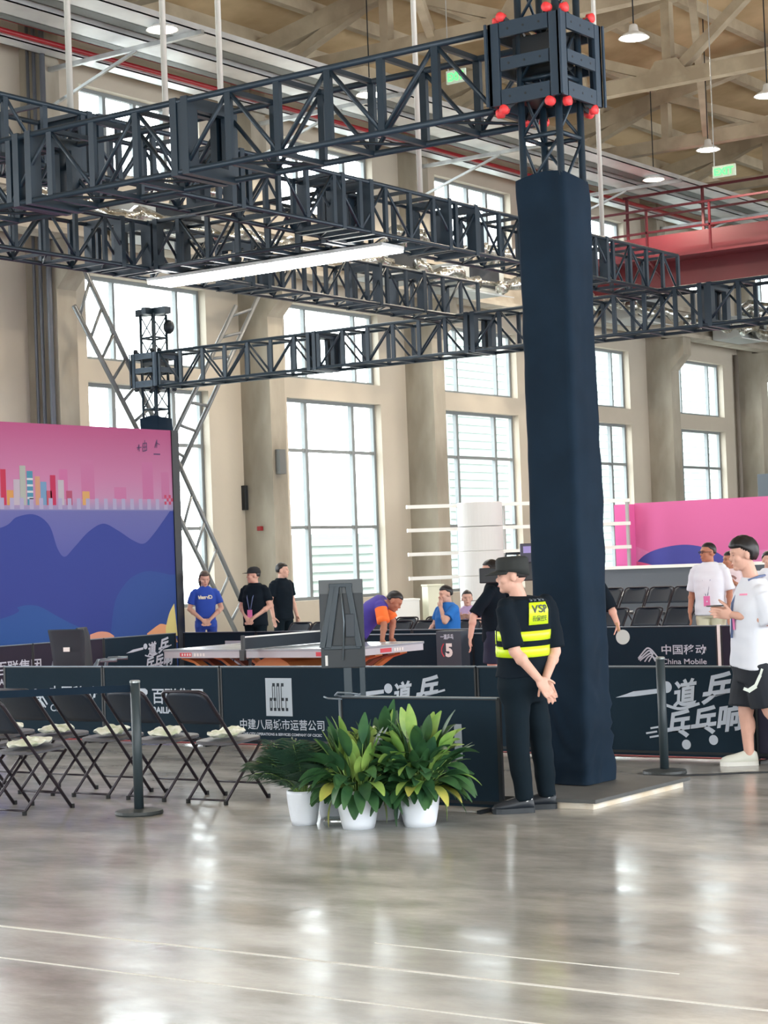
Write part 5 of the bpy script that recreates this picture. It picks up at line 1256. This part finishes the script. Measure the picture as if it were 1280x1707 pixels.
# ---- man leaning over the table
b0 = at(598, 1080, 23.5); b0.z = 0; bd = 23.5; by_ = radians(-60); l = local(b0, by_); ld = Matrix.Rotation(-by_, 3, 'Z'); J = pose(1.74, 'side')
J.update(head=l(657,1002,bd-.05), neck=l(641,1003,bd), chest=l(622,1017,bd), waist=l(604,1042,bd), pelvis=l(592,1060,bd), shR=l(634,1010,bd-.19), shL=l(637,1000,bd+.17), elR=l(640,1042,bd-.28), wrR=l(637,1066,bd-.32), elL=l(655,1036,bd+.2), wrL=l(652,1064,bd+.1))
J['hdR'] = (dirw(.2,-.3,-.9), dirw(-.2,-.9,-.3), dirw(-1,0,0)); J['hdL'] = (dirw(.4,-.4,-.8), dirw(0,-.9,-.3), dirw(-1,0,0))
M_pur = mat('shirt_purple', (66, 54, 148), .8)
T = person('man in purple shirt with orange sleeves leaning on the table', b0.x, b0.y, by_, J, 1.74, M_skin2, 'crew', M_pur, .6, M_bp, 1.0, SH_B, radians(-5), radians(38), girth=1.05)
for sd in 'LR':
    p, q = V(T['J']['sh'+sd]), V(T['J']['el'+sd]); mb = MB().cyl(p.lerp(q,.12), p.lerp(q,.62), .075, .078, 16, False); mb.cyl(p.lerp(q,.62), p.lerp(q,.86), .078, .08, 16)
    part(T['t'], 'orange_sleeve', mb, mat('sleeve_orange', (250, 116, 48), .75), smooth=True)
mb = MB(); nk = T['J']['neck']; mb.tube([nk+T['lat']*.062*cos(a)+T['fwd']*.055*sin(a) for a in [2*pi*i/18 for i in range(18)]], .014, 8, True); part(T['t'], 'orange_collar', mb, mat('sleeve_orange', (250, 116, 48), .75), smooth=True)

# ---- seated spectators
def seated(label, px, d, yaw, arms, h, **kw):
    p = at(px, 1000, d); J = pose(h, 'side'); dz = V((0,0,-.40))
    for a in list(J):
        if a[:2] != 'hd' and a[:3] != 'toe' and a[:2] not in ('kn','an'): J[a] = tuple(V(J[a])+dz)
    for sd, s_ in (('L',1),('R',-1)): J['kn'+sd] = (.42,s_*.13,.5); J['an'+sd] = (.42,s_*.13,.085); J['hip'+sd] = (.02,s_*.09,.52)
    J.update(arms); return person(label, p.x, p.y, yaw, J, h, **kw)
seated('seated man in blue tee with his hand to his mouth', 745, 27.8, radians(160), dict(elL=(.2,.2,.84), wrL=(.15,.05,1.03), hdL=((-.1,-.2,1),(-1,-.1,0),(0,-1,.2)), elR=(.05,-.26,.78), wrR=(.25,-.15,.68)), 1.74, hair='short', shirt=mat('shirt_azure', (32, 112, 196), .8), bottom=M_bp, shoe=SH_W, hyaw=radians(-10), hpitch=radians(8), girth=1.1, belly=.02)
seated('seated smiling woman in lavender top holding a phone', 779, 28.9, radians(205), dict(elL=(.05,.23,.78), wrL=(.24,.08,.84), elR=(.05,-.23,.78), wrR=(.24,-.08,.84), hdL=((.4,-.7,.3),(-.6,0,.6),(0,0,1)), hdR=((.4,.7,.3),(-.6,0,.6),(0,0,1))), 1.64, hair='bun', shirt=mat('shirt_lavender', (182, 160, 200), .8), bottom=M_bp, shoe=SH_W, hyaw=radians(10), girth=.95)

bpy.data.scenes.remove(TMP)
